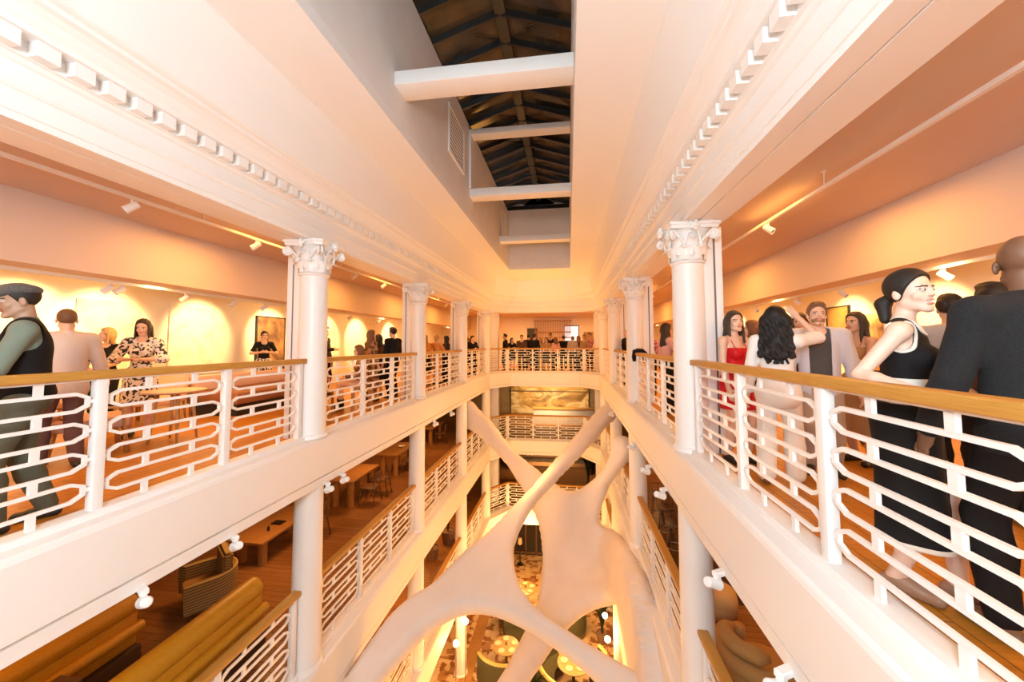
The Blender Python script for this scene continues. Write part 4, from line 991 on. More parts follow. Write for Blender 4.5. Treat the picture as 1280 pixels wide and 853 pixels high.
# ------------------------------------------------------------------ spotlights and tracks
def spot_thing(kind, label, loc, rz, tilt, group, dirn=-1):
    """cylindrical lamp head on a stem; kind 'track' hangs, 'clamp' sits on a bracket arm"""
    t = thing('spotlight', label, 'spotlight', loc, rz, group)
    if kind == 'track':
        bm = bmesh.new(); lathe(bm, [(.012, 0), (.012, -.06)], 10); obj('stem', bm, WHITE, t, 30)
        c = Vector((0, 0, -.09))
    else:
        bm = bmesh.new(); box(bm, -.10, .10, -.03, .03, -.012, .03); box(bm, .04, .1, -.02, .02, -.05, -.012); bmesh.ops.bevel(bm, geom=bm.edges[:], offset=.006, segments=1, affect='EDGES'); obj('bracket', bm, WHITE, t)
        c = Vector((.12, 0, -.055))
    M = Matrix.Translation(c) @ Matrix.Rotation(tilt, 4, 'Y')
    bm = bmesh.new(); lathe(bm, [(.0, .075), (.03, .072), (.04, .06), (.042, -.05), (.045, -.055), (.045, -.075), (.036, -.076), (.034, -.05), (0, -.05)], 20, mtx=M, cap=False); hd = obj('lamp_head', bm, WHITE, t, 35)
    bm = bmesh.new(); lathe(bm, [(.0, -.052), (.034, -.052), (.034, -.06), (0, -.06)], 20, mtx=M, cap=False); obj('lens', bm, BLACK, hd, 35)
    return t
XU = lambda s, u: XC+s*u
protoC = None
FL = [(2.75, 'nearest'), (3.6, 'second'), (5.12, 'third'), (5.5, 'fourth'), (9.5, 'fifth'), (10.9, 'farthest')]
FR = [(2.62, 'nearest'), (3.62, 'second'), (5.52, 'third'), (6.5, 'fourth'), (7.9, 'fifth'), (11.4, 'farthest')]
for s, side, L_ in ((-1, 'left', FL), (1, 'right', FR)):
    for y, o in L_:
        lab = 'white spotlight clamped under the %s edge of the top gallery, %s of its row' % (side, o)
        rz = (0 if s < 0 else PI)+.5*s
        if protoC is None: protoC = spot_thing('clamp', lab, (XU(s, 2.345), y, -.655), rz, 1.2, 'spotlights clamped under the gallery edges')
        else: dup(protoC, (XU(s, 2.345), y, -.655), rz, lab)
protoT = None
for s, side in ((-1, 'left'), (1, 'right')):
    t = thing('lighting_track', 'long white lighting track hung on rods below the %s gallery ceiling' % side, 'lighting track', (XU(s, 3.8), 0, 2.95))
    bxobj('rail', (-.02, .02, YN+.1, 22, 0, .035), WHITE, t)
    for k in range(7):
        bm = bmesh.new(); lathe(bm, [(.006, .035), (.006, .18), (.025, .18), (.025, .19)], 10, 0, 1.3+k*3.2); obj('hanging_rod', bm, WHITE, t, 30)
    ys = (3.63, 5.39, 7.19, 8.23, 9.68, 12.5, 15) if s < 0 else (5.68, 9.4, 13.2)
    for k, y in enumerate(ys):
        lab = 'white spotlight on the %s ceiling track, number %s from the near end' % (side, ('one', 'two', 'three', 'four', 'five', 'six', 'seven')[k])
        if protoT is None: protoT = spot_thing('track', lab, (XU(s, 3.8), y, 2.95), (0 if s > 0 else PI)-.8*s, -.85, 'spotlights on the ceiling tracks')
        else: dup(protoT, (XU(s, 3.8), y, 2.95), (0 if s > 0 else PI)-.8*s, lab)
    t = thing('lighting_track', 'slim white track along the bulkhead facing the %s gallery wall' % side, 'lighting track', (XU(s, 5.80), 0, 2.24))
    bxobj('rail', (-.02, .02, YN+.1, 22, 0, .04), WHITE, t)
    ys = (3.4, 4.86, 5.02, 6.05, 7.07, 7.9, 9.6, 11.4, 13.3, 15, 17) if s < 0 else (3.6, 5.6, 7.44, 8.8, 10.6, 12.6, 15)
    for k, y in enumerate(ys):
        lab = 'white spotlight aimed at the %s gallery wall, %s along its track' % (side, ('first', 'second', 'third', 'fourth', 'fifth', 'sixth', 'seventh', 'eighth', 'ninth', 'tenth', 'eleventh')[k])
        dup(protoT, (XU(s, 5.80), y, 2.24), (0 if s > 0 else PI)-s*(.7+.35*(-1)**k), lab, 'spotlights aimed at the gallery walls')
GLOWW = mat('lamp_glow', (1, .9, .7), .4, emit=(1., .72, .38), estr=9.)
for k, (s, y) in enumerate(((-1, 2.05), (-1, 2.5), (1, 6.6), (-1, 14.2), (-1, 15.6))):
    lab = ('recessed ceiling lamp at the near left edge of the photo', 'second recessed ceiling lamp near the left edge', 'recessed ceiling lamp behind the right partition panel', 'recessed ceiling lamp beyond the second left column', 'recessed ceiling lamp beyond the third left column')[k]
    t = thing('recessed_lamp', lab, 'ceiling lamp', (XU(s, 4.55 if s < 0 else 3.5), y, 3.148))
    bm = bmesh.new(); lathe(bm, [(.045, -.002), (.065, -.006), (.068, 0)], 20, cap=False); obj('trim_ring', bm, mat('brass_trim', (.35, .2, .08), .35, .8), t, 40)
    bm = bmesh.new(); lathe(bm, [(0, -.003), (.045, -.003)], 20, cap=False); obj('diffuser', bm, GLOWW, t)

# ------------------------------------------------------------------ furniture, top gallery
def round_table(label, loc, r, h, m_top, m_leg, group=None):
    t = thing('round_table', label, 'table', loc, .4, group)
    bm = bmesh.new(); lathe(bm, [(0, h-.03), (r-.03, h-.03), (r, h-.012), (r, h), (0, h)], 40, cap=False); obj('tabletop', bm, m_top, t, 35)
    for k in range(4):
        a = k*PI/2+.6; bm = bmesh.new(); tube(bm, [(r*.5*math.cos(a), r*.5*math.sin(a), h-.03), (r*.72*math.cos(a), r*.72*math.sin(a), 0)], [.026, .014], 10); obj('leg', bm, m_leg, t, True)
    return t
CREAMT = noisy('pale_tabletop', (.74, .56, .36), (.70, .50, .30), 6., .35)
round_table('round pale table with tapered oak legs in front of the woman in flower print', (-5.45, 4.72, -.03), .36, .70, CREAMT, STOOLW)
BLUSHF = noisy('blush_upholstery', (.70, .46, .36), (.66, .42, .32), 60., .9)
def lounge_chair(label, loc, rz):
    t = thing('lounge_chair', label, 'armchair', loc, rz)
    bxobj('seat_cushion', (-.34, .34, -.33, .33, .32, .45), BLUSHF, t, .035)
    bm = bmesh.new(); box(bm, -.33, .33, -.38, -.26, .36, .86); bmesh.ops.bevel(bm, geom=bm.edges[:], offset=.035, segments=3, affect='EDGES')
    for v in bm.verts: v.co.y -= max(0, v.co.z-.36)*.28
    obj('backrest', bm, BLUSHF, t, 40)
    bxobj('lumbar_pillow', (-.2, .2, -.25, -.16, .46, .66), BLUSHF, t, .03)
    for sx in (-1, 1):
        bm = bmesh.new(); tube(bm, [(sx*.37, .3, 0), (sx*.37, .26, .56), (sx*.37, -.32, .62), (sx*.37, -.42, 0)], .02, 8); obj('arm_frame', bm, STOOLW, t, True)
        for sy in (-1, 1): bm = bmesh.new(); tube(bm, [(sx*.3, sy*.28, .32), (sx*.32, sy*.33, 0)], [.022, .014], 8); obj('leg', bm, STOOLW, t, True)
lounge_chair('blush pink lounge chair with oak frame beyond the left rail, nearer the camera', (-5.9, 4.05, -.03), math.radians(-30))
lounge_chair('blush pink lounge chair beyond the round pale table', (-7.0, 5.75, -.03), math.radians(215))
t = thing('bench', 'long low brown padded bench with dark plinth along the left gallery', 'bench', (-6.6, 6.4, -.03))
bxobj('seat_pad', (-.55, .55, 0, 2.6, .22, .44), mat('brown_leather', (.30, .12, .045), .5), t, .03)
bxobj('plinth', (-.48, .48, .06, 2.54, 0, .22), BLACK, t)
bxobj('backrest', (-.55, -.4, .02, 2.58, .44, .72), BLUSHF, t, .03)
# pictures on the gallery walls
def picture(label, s, y, z, w, h, m, frame=None, x=None):
    t = thing('wall_art', label, 'artwork', (XU(s, UW-.03), y, z), 0)
    a, b = (-.0, .03) if s > 0 else (-.03, .0)
    bxobj('canvas', (a, b, -w/2, w/2, -h/2, h/2), m, t)
    if frame:
        bm = bmesh.new(); c, d = (a-.02, b) if s > 0 else (a, b+.02)
        for y0, y1, z0, z1 in ((-w/2-.03, w/2+.03, h/2, h/2+.03), (-w/2-.03, w/2+.03, -h/2-.03, -h/2), (-w/2-.03, -w/2, -h/2, h/2), (w/2, w/2+.03, -h/2, h/2)): box(bm, c, d, y0, y1, z0, z1)
        obj('frame', bm, frame, t)
PALEART = noisy('pale_canvas', (.80, .70, .54), (.70, .56, .38), 3., .7, lo=.4, hi=.6)
PALE2 = noisy('faint_drawing', (.82, .74, .60), (.66, .52, .34), 5., .7, detail=8., lo=.5, hi=.75)
picture('pale unframed canvas on the left wall behind the woman in flower print', -1, 5.9, 1.45, 1.0, 1.3, PALEART)
picture('pale canvas with a faint drawing, lit by a wall spotlight, left wall', -1, 7.6, 1.4, 1.3, 1.5, PALE2)
picture('tall dark framed picture on the left wall beside the woman with a phone', -1, 9.75, 1.05, 1.0, 2.0, noisy('dark_red_painting', (.10, .05, .03), (.4, .2, .08), 3., .5), BLACK)
picture('cream canvas on the left wall seen past the first column', -1, 12.2, 1.5, 1.2, 1.2, PALEART)
picture('narrow hanging cream canvas on the left wall before the second partition', -1, 15.2, 1.45, .9, 1.5, PALE2)
picture('dark framed picture on the right wall behind the pale grey blazer', 1, 9.8, 1.6, .7, 1.0, noisy('ochre_painting', (.45, .25, .07), (.3, .14, .04), 3., .5), BLACK)
# dark sleeve resting on the right rail; its wearer is not built
t = thing('draped_sleeve', 'dark sleeve resting over the right rail beside the second column', 'jacket', (XU(1, U), 8.66, RT+.005)); t.scale = (.85, .8, .8)
bm = bmesh.new(); tube(bm, [(-.06, .14, -.22), (-.085, .10, -.1), (-.07, .04, .03), (-.02, -.06, .06), (.06, -.22, .055), (.1, -.3, .0), (.12, -.32, -.25)], [.05, .06, .065, .065, .06, .06, .05], 12)
for v in bm.verts: v.co += Vector((.012*math.sin(v.co.z*60), .012*math.sin(v.co.x*70), 0))
obj('sleeve', bm, BLK, t, True)
# far gallery
bm = bmesh.new(); box(bm, -2.62, -1.95, YB-.06, YB, -.03, 2.3); o = obj('door_1', bm, mat('dark_door', (.03, .022, .018), .5)); struct(o)
bm = bmesh.new(); lathe(bm, [(.02, 0), (.02, .12)], 10, -2.05, YB-.09); 
for v in bm.verts: v.co.z += 1.0
obj('door_handle', bm, CHROME, o)
t = thing('slat_hanging', 'fan of hanging wooden slats on the back wall of the far gallery', 'wall hanging', (-1.0, YB-.35, 0))
bm = bmesh.new()
for k in range(31):
    x = -1.12+k*.075; q = abs(k-15)/15; z0 = .95+1.05*q*.9; yy = -.45*(1-q)
    box(bm, x, x+.03, yy, yy+.03, z0, 2.72)
    box(bm, x-.004, x+.036, yy-.006, yy+.036, z0, z0+.05)
obj('slats', bm, TABLEW, t)
bxobj('top_rail', (-1.2, 1.25, -.02, .06, 2.72, 2.78), TABLEW, t)
bm = bmesh.new()
for q in (1.3, 1.65, 2.0): box(bm, -1.16, 1.2, .08, .11, q, q+.07)
obj('cross_rail', bm, TABLEW, t)
t = thing('wall_screen', 'pale lit screen in a thin dark frame on the far back wall', 'screen', (.25, YB-.05, 1.9))
bxobj('screen', (-.45, .4, -.02, 0, -.42, .5), mat('lit_screen', (.5, .5, .5), .4, emit=(.8, .86, .9), estr=.9), t)
bm = bmesh.new()
for a, b, c, d in ((-.5, .45, .5, .56), (-.5, .45, -.48, -.42), (-.5, -.45, -.42, .5), (.4, .45, -.42, .5)): box(bm, a, b, -.05, 0, c, d)
obj('frame', bm, DARKW, t)
t = thing('wall_art', 'small tan panel on the far back wall by the right pier', 'artwork', (1.28, YB-.03, 1.65)); bxobj('canvas', (-.3, .3, -.02, .02, -.38, .38), TAN, t)

# ------------------------------------------------------------------ middle storey
F2 = -STOREY-.03
MUST = noisy('mustard_velvet', (.56, .27, .012), (.50, .23, .010), 40., .42)
DKBR = mat('dark_brown_seating', (.06, .028, .012), .45)  # one dark brown for banquette seat cushions and bases
def banquette(label, x, y0, y1, s):
    """bench with a fat rolled top to its back; s = side of the back the seat lies on"""
    t = thing('banquette', label, 'sofa', (x, y0, F2)); L = y1-y0
    def roll(name, r, dx, z, m):
        n = 6; e = r*.5
        ys = [e*(1-math.cos(PI/2*i/n)) for i in range(n+1)]; rr = [r*max(.35, math.sqrt(max(0, 1-((e-q)/e*.9)**2))) for q in ys]
        pts = [(dx, q, z) for q in ys]+[(dx, L-q, z) for q in ys[::-1]]; bm = bmesh.new(); tube(bm, pts, rr+rr[::-1], 22); obj(name, bm, m, t, 50)
    roll('back_roll', .155, 0, .80, MUST); roll('lower_roll', .07, -s*.17, .52, MUST)
    d = sorted((-s*.13, s*.10)); bxobj('backrest', (d[0], d[1], .04, L-.04, .28, .74), MUST, t, .03)
    d = sorted((s*.1, s*.66)); bxobj('seat_cushion', (d[0], d[1], .03, L-.03, .28, .44), DKBR, t, .05)
    d = sorted((-s*.2, s*.6)); bxobj('base', (d[0], d[1], .03, L-.03, .0, .28), DKBR, t, .02)
banquette('mustard velvet banquette with rolled back along the middle storey left rail', -4.68, .9, 5.42, -1)
banquette('mustard topped banquette deeper in on the left, with a dark seat', -6.12, .9, 4.85, -1)
t = thing('cafe_table', 'long dark table between the two mustard banquettes', 'table', (-5.55, 1.2, F2))
bxobj('tabletop', (-.17, .13, 0, 2.6, .66, .70), DARKW, t, .006)
for y in (.4, 2.2): bxobj('pedestal', (-.06, .06, y-.06, y+.06, 0, .66), BLACK, t)
def striped():
    m = mat('striped_upholstery', (.3, .2, .07), .9); n, l, b = nodes_of(m)
    tc = n.new('ShaderNodeTexCoord'); w_ = n.new('ShaderNodeTexWave'); w_.bands_direction = 'Z'; w_.inputs['Scale'].default_value = 7.; w_.inputs['Distortion'].default_value = .6
    cr = n.new('ShaderNodeValToRGB'); e = cr.color_ramp.elements; e[0].color = (.17, .105, .035, 1); e[0].position = .45; e[1].color = (.40, .28, .11, 1); e[1].position = .8
    l.new(tc.outputs['Object'], w_.inputs['Vector']); l.new(w_.outputs['Color'], cr.inputs[0]); l.new(cr.outputs[0], b.inputs['Base Color']); return m
STR = striped()
t = thing('tub_armchair', 'striped tub armchair with a tan seat behind the mustard banquette', 'armchair', (-6.12, 6.0, F2), math.radians(143))
bm = bmesh.new(); n_ = 20; R_o, R_i = .42, .33
pts = [(1.0, .86), (1.0, .45)]+[(math.cos(PI*i/n_), -math.sin(PI*i/n_)) for i in range(n_+1)]+[(-1.0, .45), (-1.0, .86)]
rows = []
for i, (c, s_) in enumerate(pts):
    top = .62+.0*abs(c)
    rows.append([bm.verts.new((c*r*1.0, s_*r*.95, z)) for r, z in ((R_o, .16), (R_o+.02, .4), (R_o+.015, top-.02), (R_o-.03, top), (R_i, top-.02), (R_i-.01, .3), (R_i, .16))])
for a, b in zip(rows, rows[1:]):
    for k in range(6): bm.faces.new((a[k], a[k+1], b[k+1], b[k]))
bm.faces.new(rows[0]); bm.faces.new(rows[-1][::-1]); obj('shell', bm, STR, t, 50)
bxobj('seat_cushion', (-.31, .31, -.27, .33, .24, .40), mat('tan_seat', (.42, .22, .07), .85), t, .05)
bm = bmesh.new(); box(bm, -.31, .31, -.30, -.15, .38, .88); bmesh.ops.bevel(bm, geom=bm.edges[:], offset=.04, segments=3, affect='EDGES'); obj('back_cushion', bm, STR, t, 40)
for sx in (-1, 1):
    for sy in (-1, 1): bm = bmesh.new(); tube(bm, [(sx*.26, sy*.24, .18), (sx*.28, sy*.27, 0)], [.022, .016], 8); obj('leg', bm, DARKW, t, True)
def long_table(label, loc, w, L, h, leg=.09):
    t = thing('long_table', label, 'table', loc)
    bxobj('tabletop', (-w/2, w/2, 0, L, h-.05, h), TABLEW, t, .006)
    for sx in (-1, 1):
        for y in (.22, L-.22):
            bm = bmesh.new(); lathe(bm, [(leg, 0), (leg, h-.05)], 18, sx*(w/2-.17), y); obj('leg', bm, TABLEW, t, 35)
    return t
long_table('low oak table with thick round legs, left of the first middle-storey column', (-6.42, 7.05, F2), .8, 1.7, .50)
long_table('oak table with thick round legs between first and second left columns', (-6.15, 9.85, F2), .78, 1.5, .74)
long_table('oak table in front of the second left column of the middle storey', (-6.05, 12.4, F2), .8, 1.6, .74)
long_table('oak table farthest along the left of the middle storey', (-6.3, 16.4, F2), .8, 1.6, .74)
def plain_chair(label, loc, rz, group='dark wooden chairs of the middle storey', proto=[None]):
    if proto[0]: return dup(proto[0], loc, rz, label, group)
    t = thing('wooden_chair', label, 'chair', loc, rz, group)
    bxobj('seat', (-.21, .21, -.2, .21, .43, .465), DARKW, t, .01)
    for sx in (-1, 1):
        bm = bmesh.new(); tube(bm, [(sx*.18, .18, .44), (sx*.21, .22, 0)], [.018, .013], 8); obj('leg', bm, DARKW, t, True)
        bm = bmesh.new(); tube(bm, [(sx*.19, -.24, .84), (sx*.18, -.18, .44), (sx*.21, -.25, 0)], [.014, .018, .013], 8); obj('leg', bm, DARKW, t, True)
    bm = bmesh.new()
    box(bm, -.2, .2, -.255, -.23, .70, .86)
    for v in bm.verts: v.co.y -= .05*(1-(v.co.x/.2)**2)
    obj('backrest', bm, DARKW, t)
    bm = bmesh.new(); tube(bm, [(-.19, .19, .22), (.19, .19, .22)], .009, 6); tube(bm, [(-.19, -.2, .25), (.19, -.2, .25)], .009, 6); obj('stretcher', bm, DARKW, t, True)
    proto[0] = t; return t
for lab, x, y, rz in (('dark wooden chair at the near corner of the table between first two left columns', -5.52, 10.35, PI/2), ('dark wooden chair farther along the table between first and second left columns', -5.52, 11.0, PI/2+.15),
                      ('dark wooden chair across the table between first and second left columns', -6.82, 10.4, -PI/2), ('dark wooden chair at the table in front of the second left column', -5.45, 12.9, PI/2),
                      ('dark wooden chair second at the table in front of the second left column', -5.45, 13.6, PI/2-.2), ('dark wooden chair at the farthest left table', -5.7, 16.9, PI/2+.3), ('dark wooden chair behind the farthest left table', -6.95, 17.1, -PI/2),
                      ('dark wooden chair beside the low oak table', -5.75, 8.3, PI/2+.1)):
    plain_chair(lab, (x, y, F2), rz)
def dish(label, loc, r):
    bm = bmesh.new(); lathe(bm, [(0, .004), (r*.6, .004), (r, .028), (r*1.02, .03), (r*.62, 0), (0, 0)], 28, cap=False); o = obj('serving_bowl', bm, SATIN, None, True); o.location = loc; tag(o, label, 'bowl')
dish('shallow white bowl on the low oak table', (-6.1, 8.5, F2+.502), .15); dish('white bowl on the table in front of the second left column', (-5.95, 13.4, F2+.742), .13)
bxobj('tray', (-.12, .12, -.09, .09, 0, .02), BLACK, None, .004).location = (-6.35, 7.9, F2+.502); tag(bpy.data.objects['tray'], 'small black tray on the low oak table', 'tray')
bm = bmesh.new(); lathe(bm, [(.028, 0), (.028, .06), (.012, .085), (.012, .1), (0, .1)], 14); o = obj('salt_mill', bm, BLACK, None, 35); o.location = (-6.3, 7.55, F2+.502); tag(o, 'little black pepper mill on the low oak table', 'mill')
# right side of the middle storey
t = thing('bar_counter', 'long oak bar counter along the right of the middle storey', 'counter', (2.72, 7.2, F2))
bxobj('countertop', (-.38, .34, 0, 4.6, 1.04, 1.10), TABLEW, t, .006); bxobj('front', (-.12, .3, .05, 4.55, 0, 1.04), DARKW, t)
def bar_stool(label, loc, proto=[None]):
    if proto[0]: return dup(proto[0], loc, .3, label)
    t = thing('bar_stool', label, 'stool', loc, 0, 'bar stools at the right counter')
    bm = bmesh.new(); lathe(bm, [(0, .70), (.17, .70), (.185, .715), (.185, .74), (.17, .755), (0, .75)], 28, cap=False); obj('seat', bm, DARKW, t, 40)
    for k in range(4):
        a = k*PI/2+.4; bm = bmesh.new(); tube(bm, [(.13*math.cos(a), .13*math.sin(a), .70), (.2*math.cos(a), .2*math.sin(a), 0)], .013, 8); obj('leg', bm, DARKW, t, True)
    bm = bmesh.new(); tube(bm, [(.175*math.cos(i*PI/12), .175*math.sin(i*PI/12), .26) for i in range(24)], .009, 6, closed=True); obj('footrest_ring', bm, CHROME, t, True)
    bm = bmesh.new(); tube(bm, [(.19*math.cos(i*PI/14-.2), .19*math.sin(i*PI/14-.2), .93) for i in range(15)], .011, 6)
    for i in (1, 5, 9, 13): tube(bm, [(.17*math.cos(i*PI/14-.2), .17*math.sin(i*PI/14-.2), .74), (.19*math.cos(i*PI/14-.2), .19*math.sin(i*PI/14-.2), .93)], .008, 6)
    obj('backrest', bm, DARKW, t, True); proto[0] = t; return t
bar_stool('dark bar stool seen between the right columns, nearest the camera', (2.12, 8.55, F2)); bar_stool('dark bar stool second along the right counter', (2.12, 9.3, F2)); bar_stool('dark bar stool third along the right counter', (2.12, 10.1, F2))
TANF = noisy('tan_boucle', (.46, .24, .075), (.38, .19, .055), 90., .95, bump=.3)
t = thing('tube_armchair', 'tan boucle armchair of fat curved rolls beside the right column below', 'armchair', (2.36, 5.45, F2), math.radians(-62))
bm = bmesh.new(); lathe(bm, [(0, .12), (.36, .12), (.42, .2), (.42, .34), (.36, .42), (0, .43)], 32, cap=False); obj('seat', bm, TANF, t, True)
bm = bmesh.new(); pts = [(.46*math.cos(PI*(-.05+1.1*i/24)), -.46*math.sin(PI*(-.05+1.1*i/24)), .56) for i in range(25)]; tube(bm, pts, [.10*min(1, .35+min(i, 24-i)*.3) for i in range(25)], 14); obj('arm_roll', bm, TANF, t, True)
bm = bmesh.new(); tube(bm, [(.38*math.cos(PI*(.2+.6*i/14)), -.44*math.sin(PI*(.2+.6*i/14)), .76) for i in range(15)], [.095*min(1, .4+min(i, 14-i)*.3) for i in range(15)], 14); obj('back_roll', bm, TANF, t, True)
for sx in (-1, 1):
    bm = bmesh.new(); tube(bm, [(sx*.44, .12, .56), (sx*.45, .14, .05)], .085, 12); obj('leg', bm, TANF, t, True)
t = thing('round_pouf', 'pale tan round pouf by the right rail of the middle storey', 'pouf', (2.35, 7.0, F2))
bm = bmesh.new(); lathe(bm, [(0, .0), (.26, .0), (.32, .08), (.33, .25), (.3, .38), (.2, .44), (0, .45)], 28, cap=False); obj('cushion', bm, noisy('pale_boucle', (.55, .35, .16), (.5, .3, .13), 90., .95), t, True)
# mural on the far wall of the middle storey
def mural():
    m = mat('golden_mural', (.7, .45, .15), .45); n, l, b = nodes_of(m)
    tc = n.new('ShaderNodeTexCoord'); mp = n.new('ShaderNodeMapping'); mp.inputs['Scale'].default_value = (.55, 1, 1.0)
    nz = n.new('ShaderNodeTexNoise'); nz.inputs['Scale'].default_value = 1.3; nz.inputs['Detail'].default_value = 8; nz.inputs['Distortion'].default_value = 1.6
    cr = n.new('ShaderNodeValToRGB'); e = cr.color_ramp.elements; e[0].position = .36; e[0].color = (.30, .16, .05, 1); e[1].position = .60; e[1].color = (.90, .74, .44, 1)
    q = e.new(.48); q.color = (.68, .43, .15, 1)
    l.new(tc.outputs['Object'], mp.inputs[0]); l.new(mp.outputs[0], nz.inputs['Vector']); l.new(nz.outputs['Fac'], cr.inputs[0]); l.new(cr.outputs[0], b.inputs['Base Color']); return m
t = thing('mural', 'large golden marbled mural of stacked panels on the far wall of the middle storey', 'artwork', (-1.22, YB-.12, F2)); MU = mural()
for k, (z0, z1) in enumerate(((1.42, 2.42), (.0, 1.36))): bxobj('panel', (-2.45, 2.45, -.05, 0, z0, z1), MU, t, .01)
bxobj('shelf_rail', (-2.5, 2.5, -.12, 0, 1.36, 1.42), DARKW, t)
t = thing('reception_desk', 'low pale desk with a white front below the golden mural', 'desk', (-.3, 21.6, F2))
bxobj('desk_top', (-1.7, 1.8, 0, .6, .78, .84), TABLEW, t); bxobj('front', (-1.65, 1.75, .03, .1, 0, .78), PLASTER, t); bxobj('front_panel', (.2, 1.7, .02, .03, .06, .76), mat('pinkish_panel', (.75, .7, .68), .5), t)  # front_panel is a slightly pinker board on the right of the front
# ------------------------------------------------------------------ plants
GRN = noisy('dark_leaf', (.02, .035, .012), (.045, .06, .02), 9., .5)
POT = mat('clay_pot', (.20, .11, .06), .7)
def plant(label, loc, h, n, seed, spread=.5, wid=.05, pot=.2):
    r = random.Random(seed); t = thing('potted_plant', label, 'plant', loc)
    bm = bmesh.new(); lathe(bm, [(pot*.75, 0), (pot, pot*1.5), (pot*1.06, pot*1.5), (pot*1.06, pot*1.7), (pot*.9, pot*1.7), (pot*.9, pot*1.55), (0, pot*1.55)], 24, cap=False); obj('pot', bm, POT, t, 40)
    bm = bmesh.new()
    for i in range(n):
        a = r.uniform(0, 2*PI); q = r.uniform(.35, 1); L = h*r.uniform(.6, 1); sp = spread*q; rows = []
        c = Vector((math.cos(a), math.sin(a), 0)); tn = Vector((-math.sin(a), math.cos(a), 0)); m = 8
        for j in range(m+1):
            s = j/m; p = c*(sp*s*s*1.1+.02)+Vector((0, 0, pot*1.5+(L)*math.sin(s*PI*.62)/.93))
            w_ = wid*math.sin(min(1, s*1.1+.08)*PI)*(1+.0*s)
            rows.append([bm.verts.new(p-tn*w_), bm.verts.new(p+Vector((0, 0, -.012))), bm.verts.new(p+tn*w_)])
        for x, y in zip(rows, rows[1:]):
            for k in (0, 1): bm.faces.new((x[k], x[k+1], y[k+1], y[k]))
    bmesh.ops.solidify(bm, geom=bm.faces[:], thickness=.003)
    obj('leaves', bm, GRN, t, True)
F3 = -2*STOREY-.03
plant('dark leafy plant on the middle storey at the far right corner', (1.85, 19.7, F2), 1.45, 26, 3, .75, .06)
plant('dark leafy plant on the middle storey at the far left corner', (-4.1, 19.6, F2), .9, 16, 4, .4, .05)
plant('big dark plant behind the left rail of the third storey, far end', (-4.6, 14.6, F3), 1.7, 46, 5, .9, .06, .26)
plant('broad plant on the third storey left, nearer than the big one', (-4.8, 13.4, F3), 1.4, 36, 6, .8, .06, .24)
plant('dark plant at the far right corner of the third storey', (1.9, 19.6, F3), 1.6, 36, 7, .8, .06)
plant('second dark plant at the far right of the third storey, further in', (.95, 20.6, F3), 1.7, 30, 8, .7, .06)
plant('leafy plant at the far left corner of the third storey', (-4.2, 19.5, F3), 1.3, 26, 9, .6, .06)
# ------------------------------------------------------------------ third storey bar
t = thing('back_bar', 'dark shelved back bar on the far side of the third storey', 'bar', (-1.0, 22.6, F3))
bxobj('carcass', (-2.2, 2.2, .3, .5, 0, 2.4), DARKWALL, t)
for z in (1.0, 1.4, 1.8, 2.15): bxobj('shelf', (-2.2, 2.2, 0, .3, z, z+.035), DARKW, t)
rb = random.Random(5); BOT = [mat('amber_bottle', (.35, .16, .03), .15), mat('green_bottle', (.05, .09, .03), .15), mat('clear_bottle', (.6, .5, .36), .12)]
BME = []
for m in BOT:
    bm = bmesh.new(); lathe(bm, [(0, 0), (.038, 0), (.04, .01), (.04, .17), (.014, .22), (.013, .29), (.016, .29), (.016, .305), (0, .305)], 14, cap=False); bmesh.ops.recalc_face_normals(bm, faces=bm.faces[:])
    me = bpy.data.meshes.new('bottle'); bm.to_mesh(me); bm.free(); me.materials.append(m); me.shade_smooth(); BME.append(me)
for zi, z in enumerate((1.0, 1.4, 1.8)):
    for k in range(14):
        o = put('bottle', BME[rb.randrange(3)]); o.location = (-3.0+k*.3+rb.uniform(-.05, .05), 22.74, F3+z+.036)
        tag(o, 'bottle standing on the dark shelves of the third storey back bar', 'bottle', 'bottles on the back bar')
t = thing('bar_counter', 'tan fronted bar counter at the far side of the third storey', 'counter', (-1.0, 20.9, F3))
bxobj('countertop', (-1.9, 2.1, -.1, .55, 1.0, 1.06), DARKW, t); bxobj('front', (-1.85, 2.0, 0, .08, 0, 1.0), mat('tan_panel', (.30, .17, .06), .6), t)
for k, x in enumerate((-1.7, -.9)):
    t = thing('pendant_lamp', 'small drum pendant over the third storey bar, %s' % ('left of the pair', 'right of the pair')[k], 'lamp', (x+.15, 20.3, F3))
    bm = bmesh.new(); lathe(bm, [(.16, 1.95), (.19, 2.12), (.19, 2.2), (0, 2.2)], 24, cap=False); obj('lamp_shade', bm, DARKW, t, 40)
    bm = bmesh.new(); lathe(bm, [(0, 1.98), (.15, 1.98), (.15, 2.0), (0, 2.0)], 24, cap=False); obj('diffuser', bm, mat('warm_lamp', (1, .8, .5), .4, emit=(1, .62, .25), estr=6), t)
    bm = bmesh.new(); tube(bm, [(0, 0, 2.2), (0, 0, 2.435)], .008, 6); obj('cord', bm, BLACK, t)
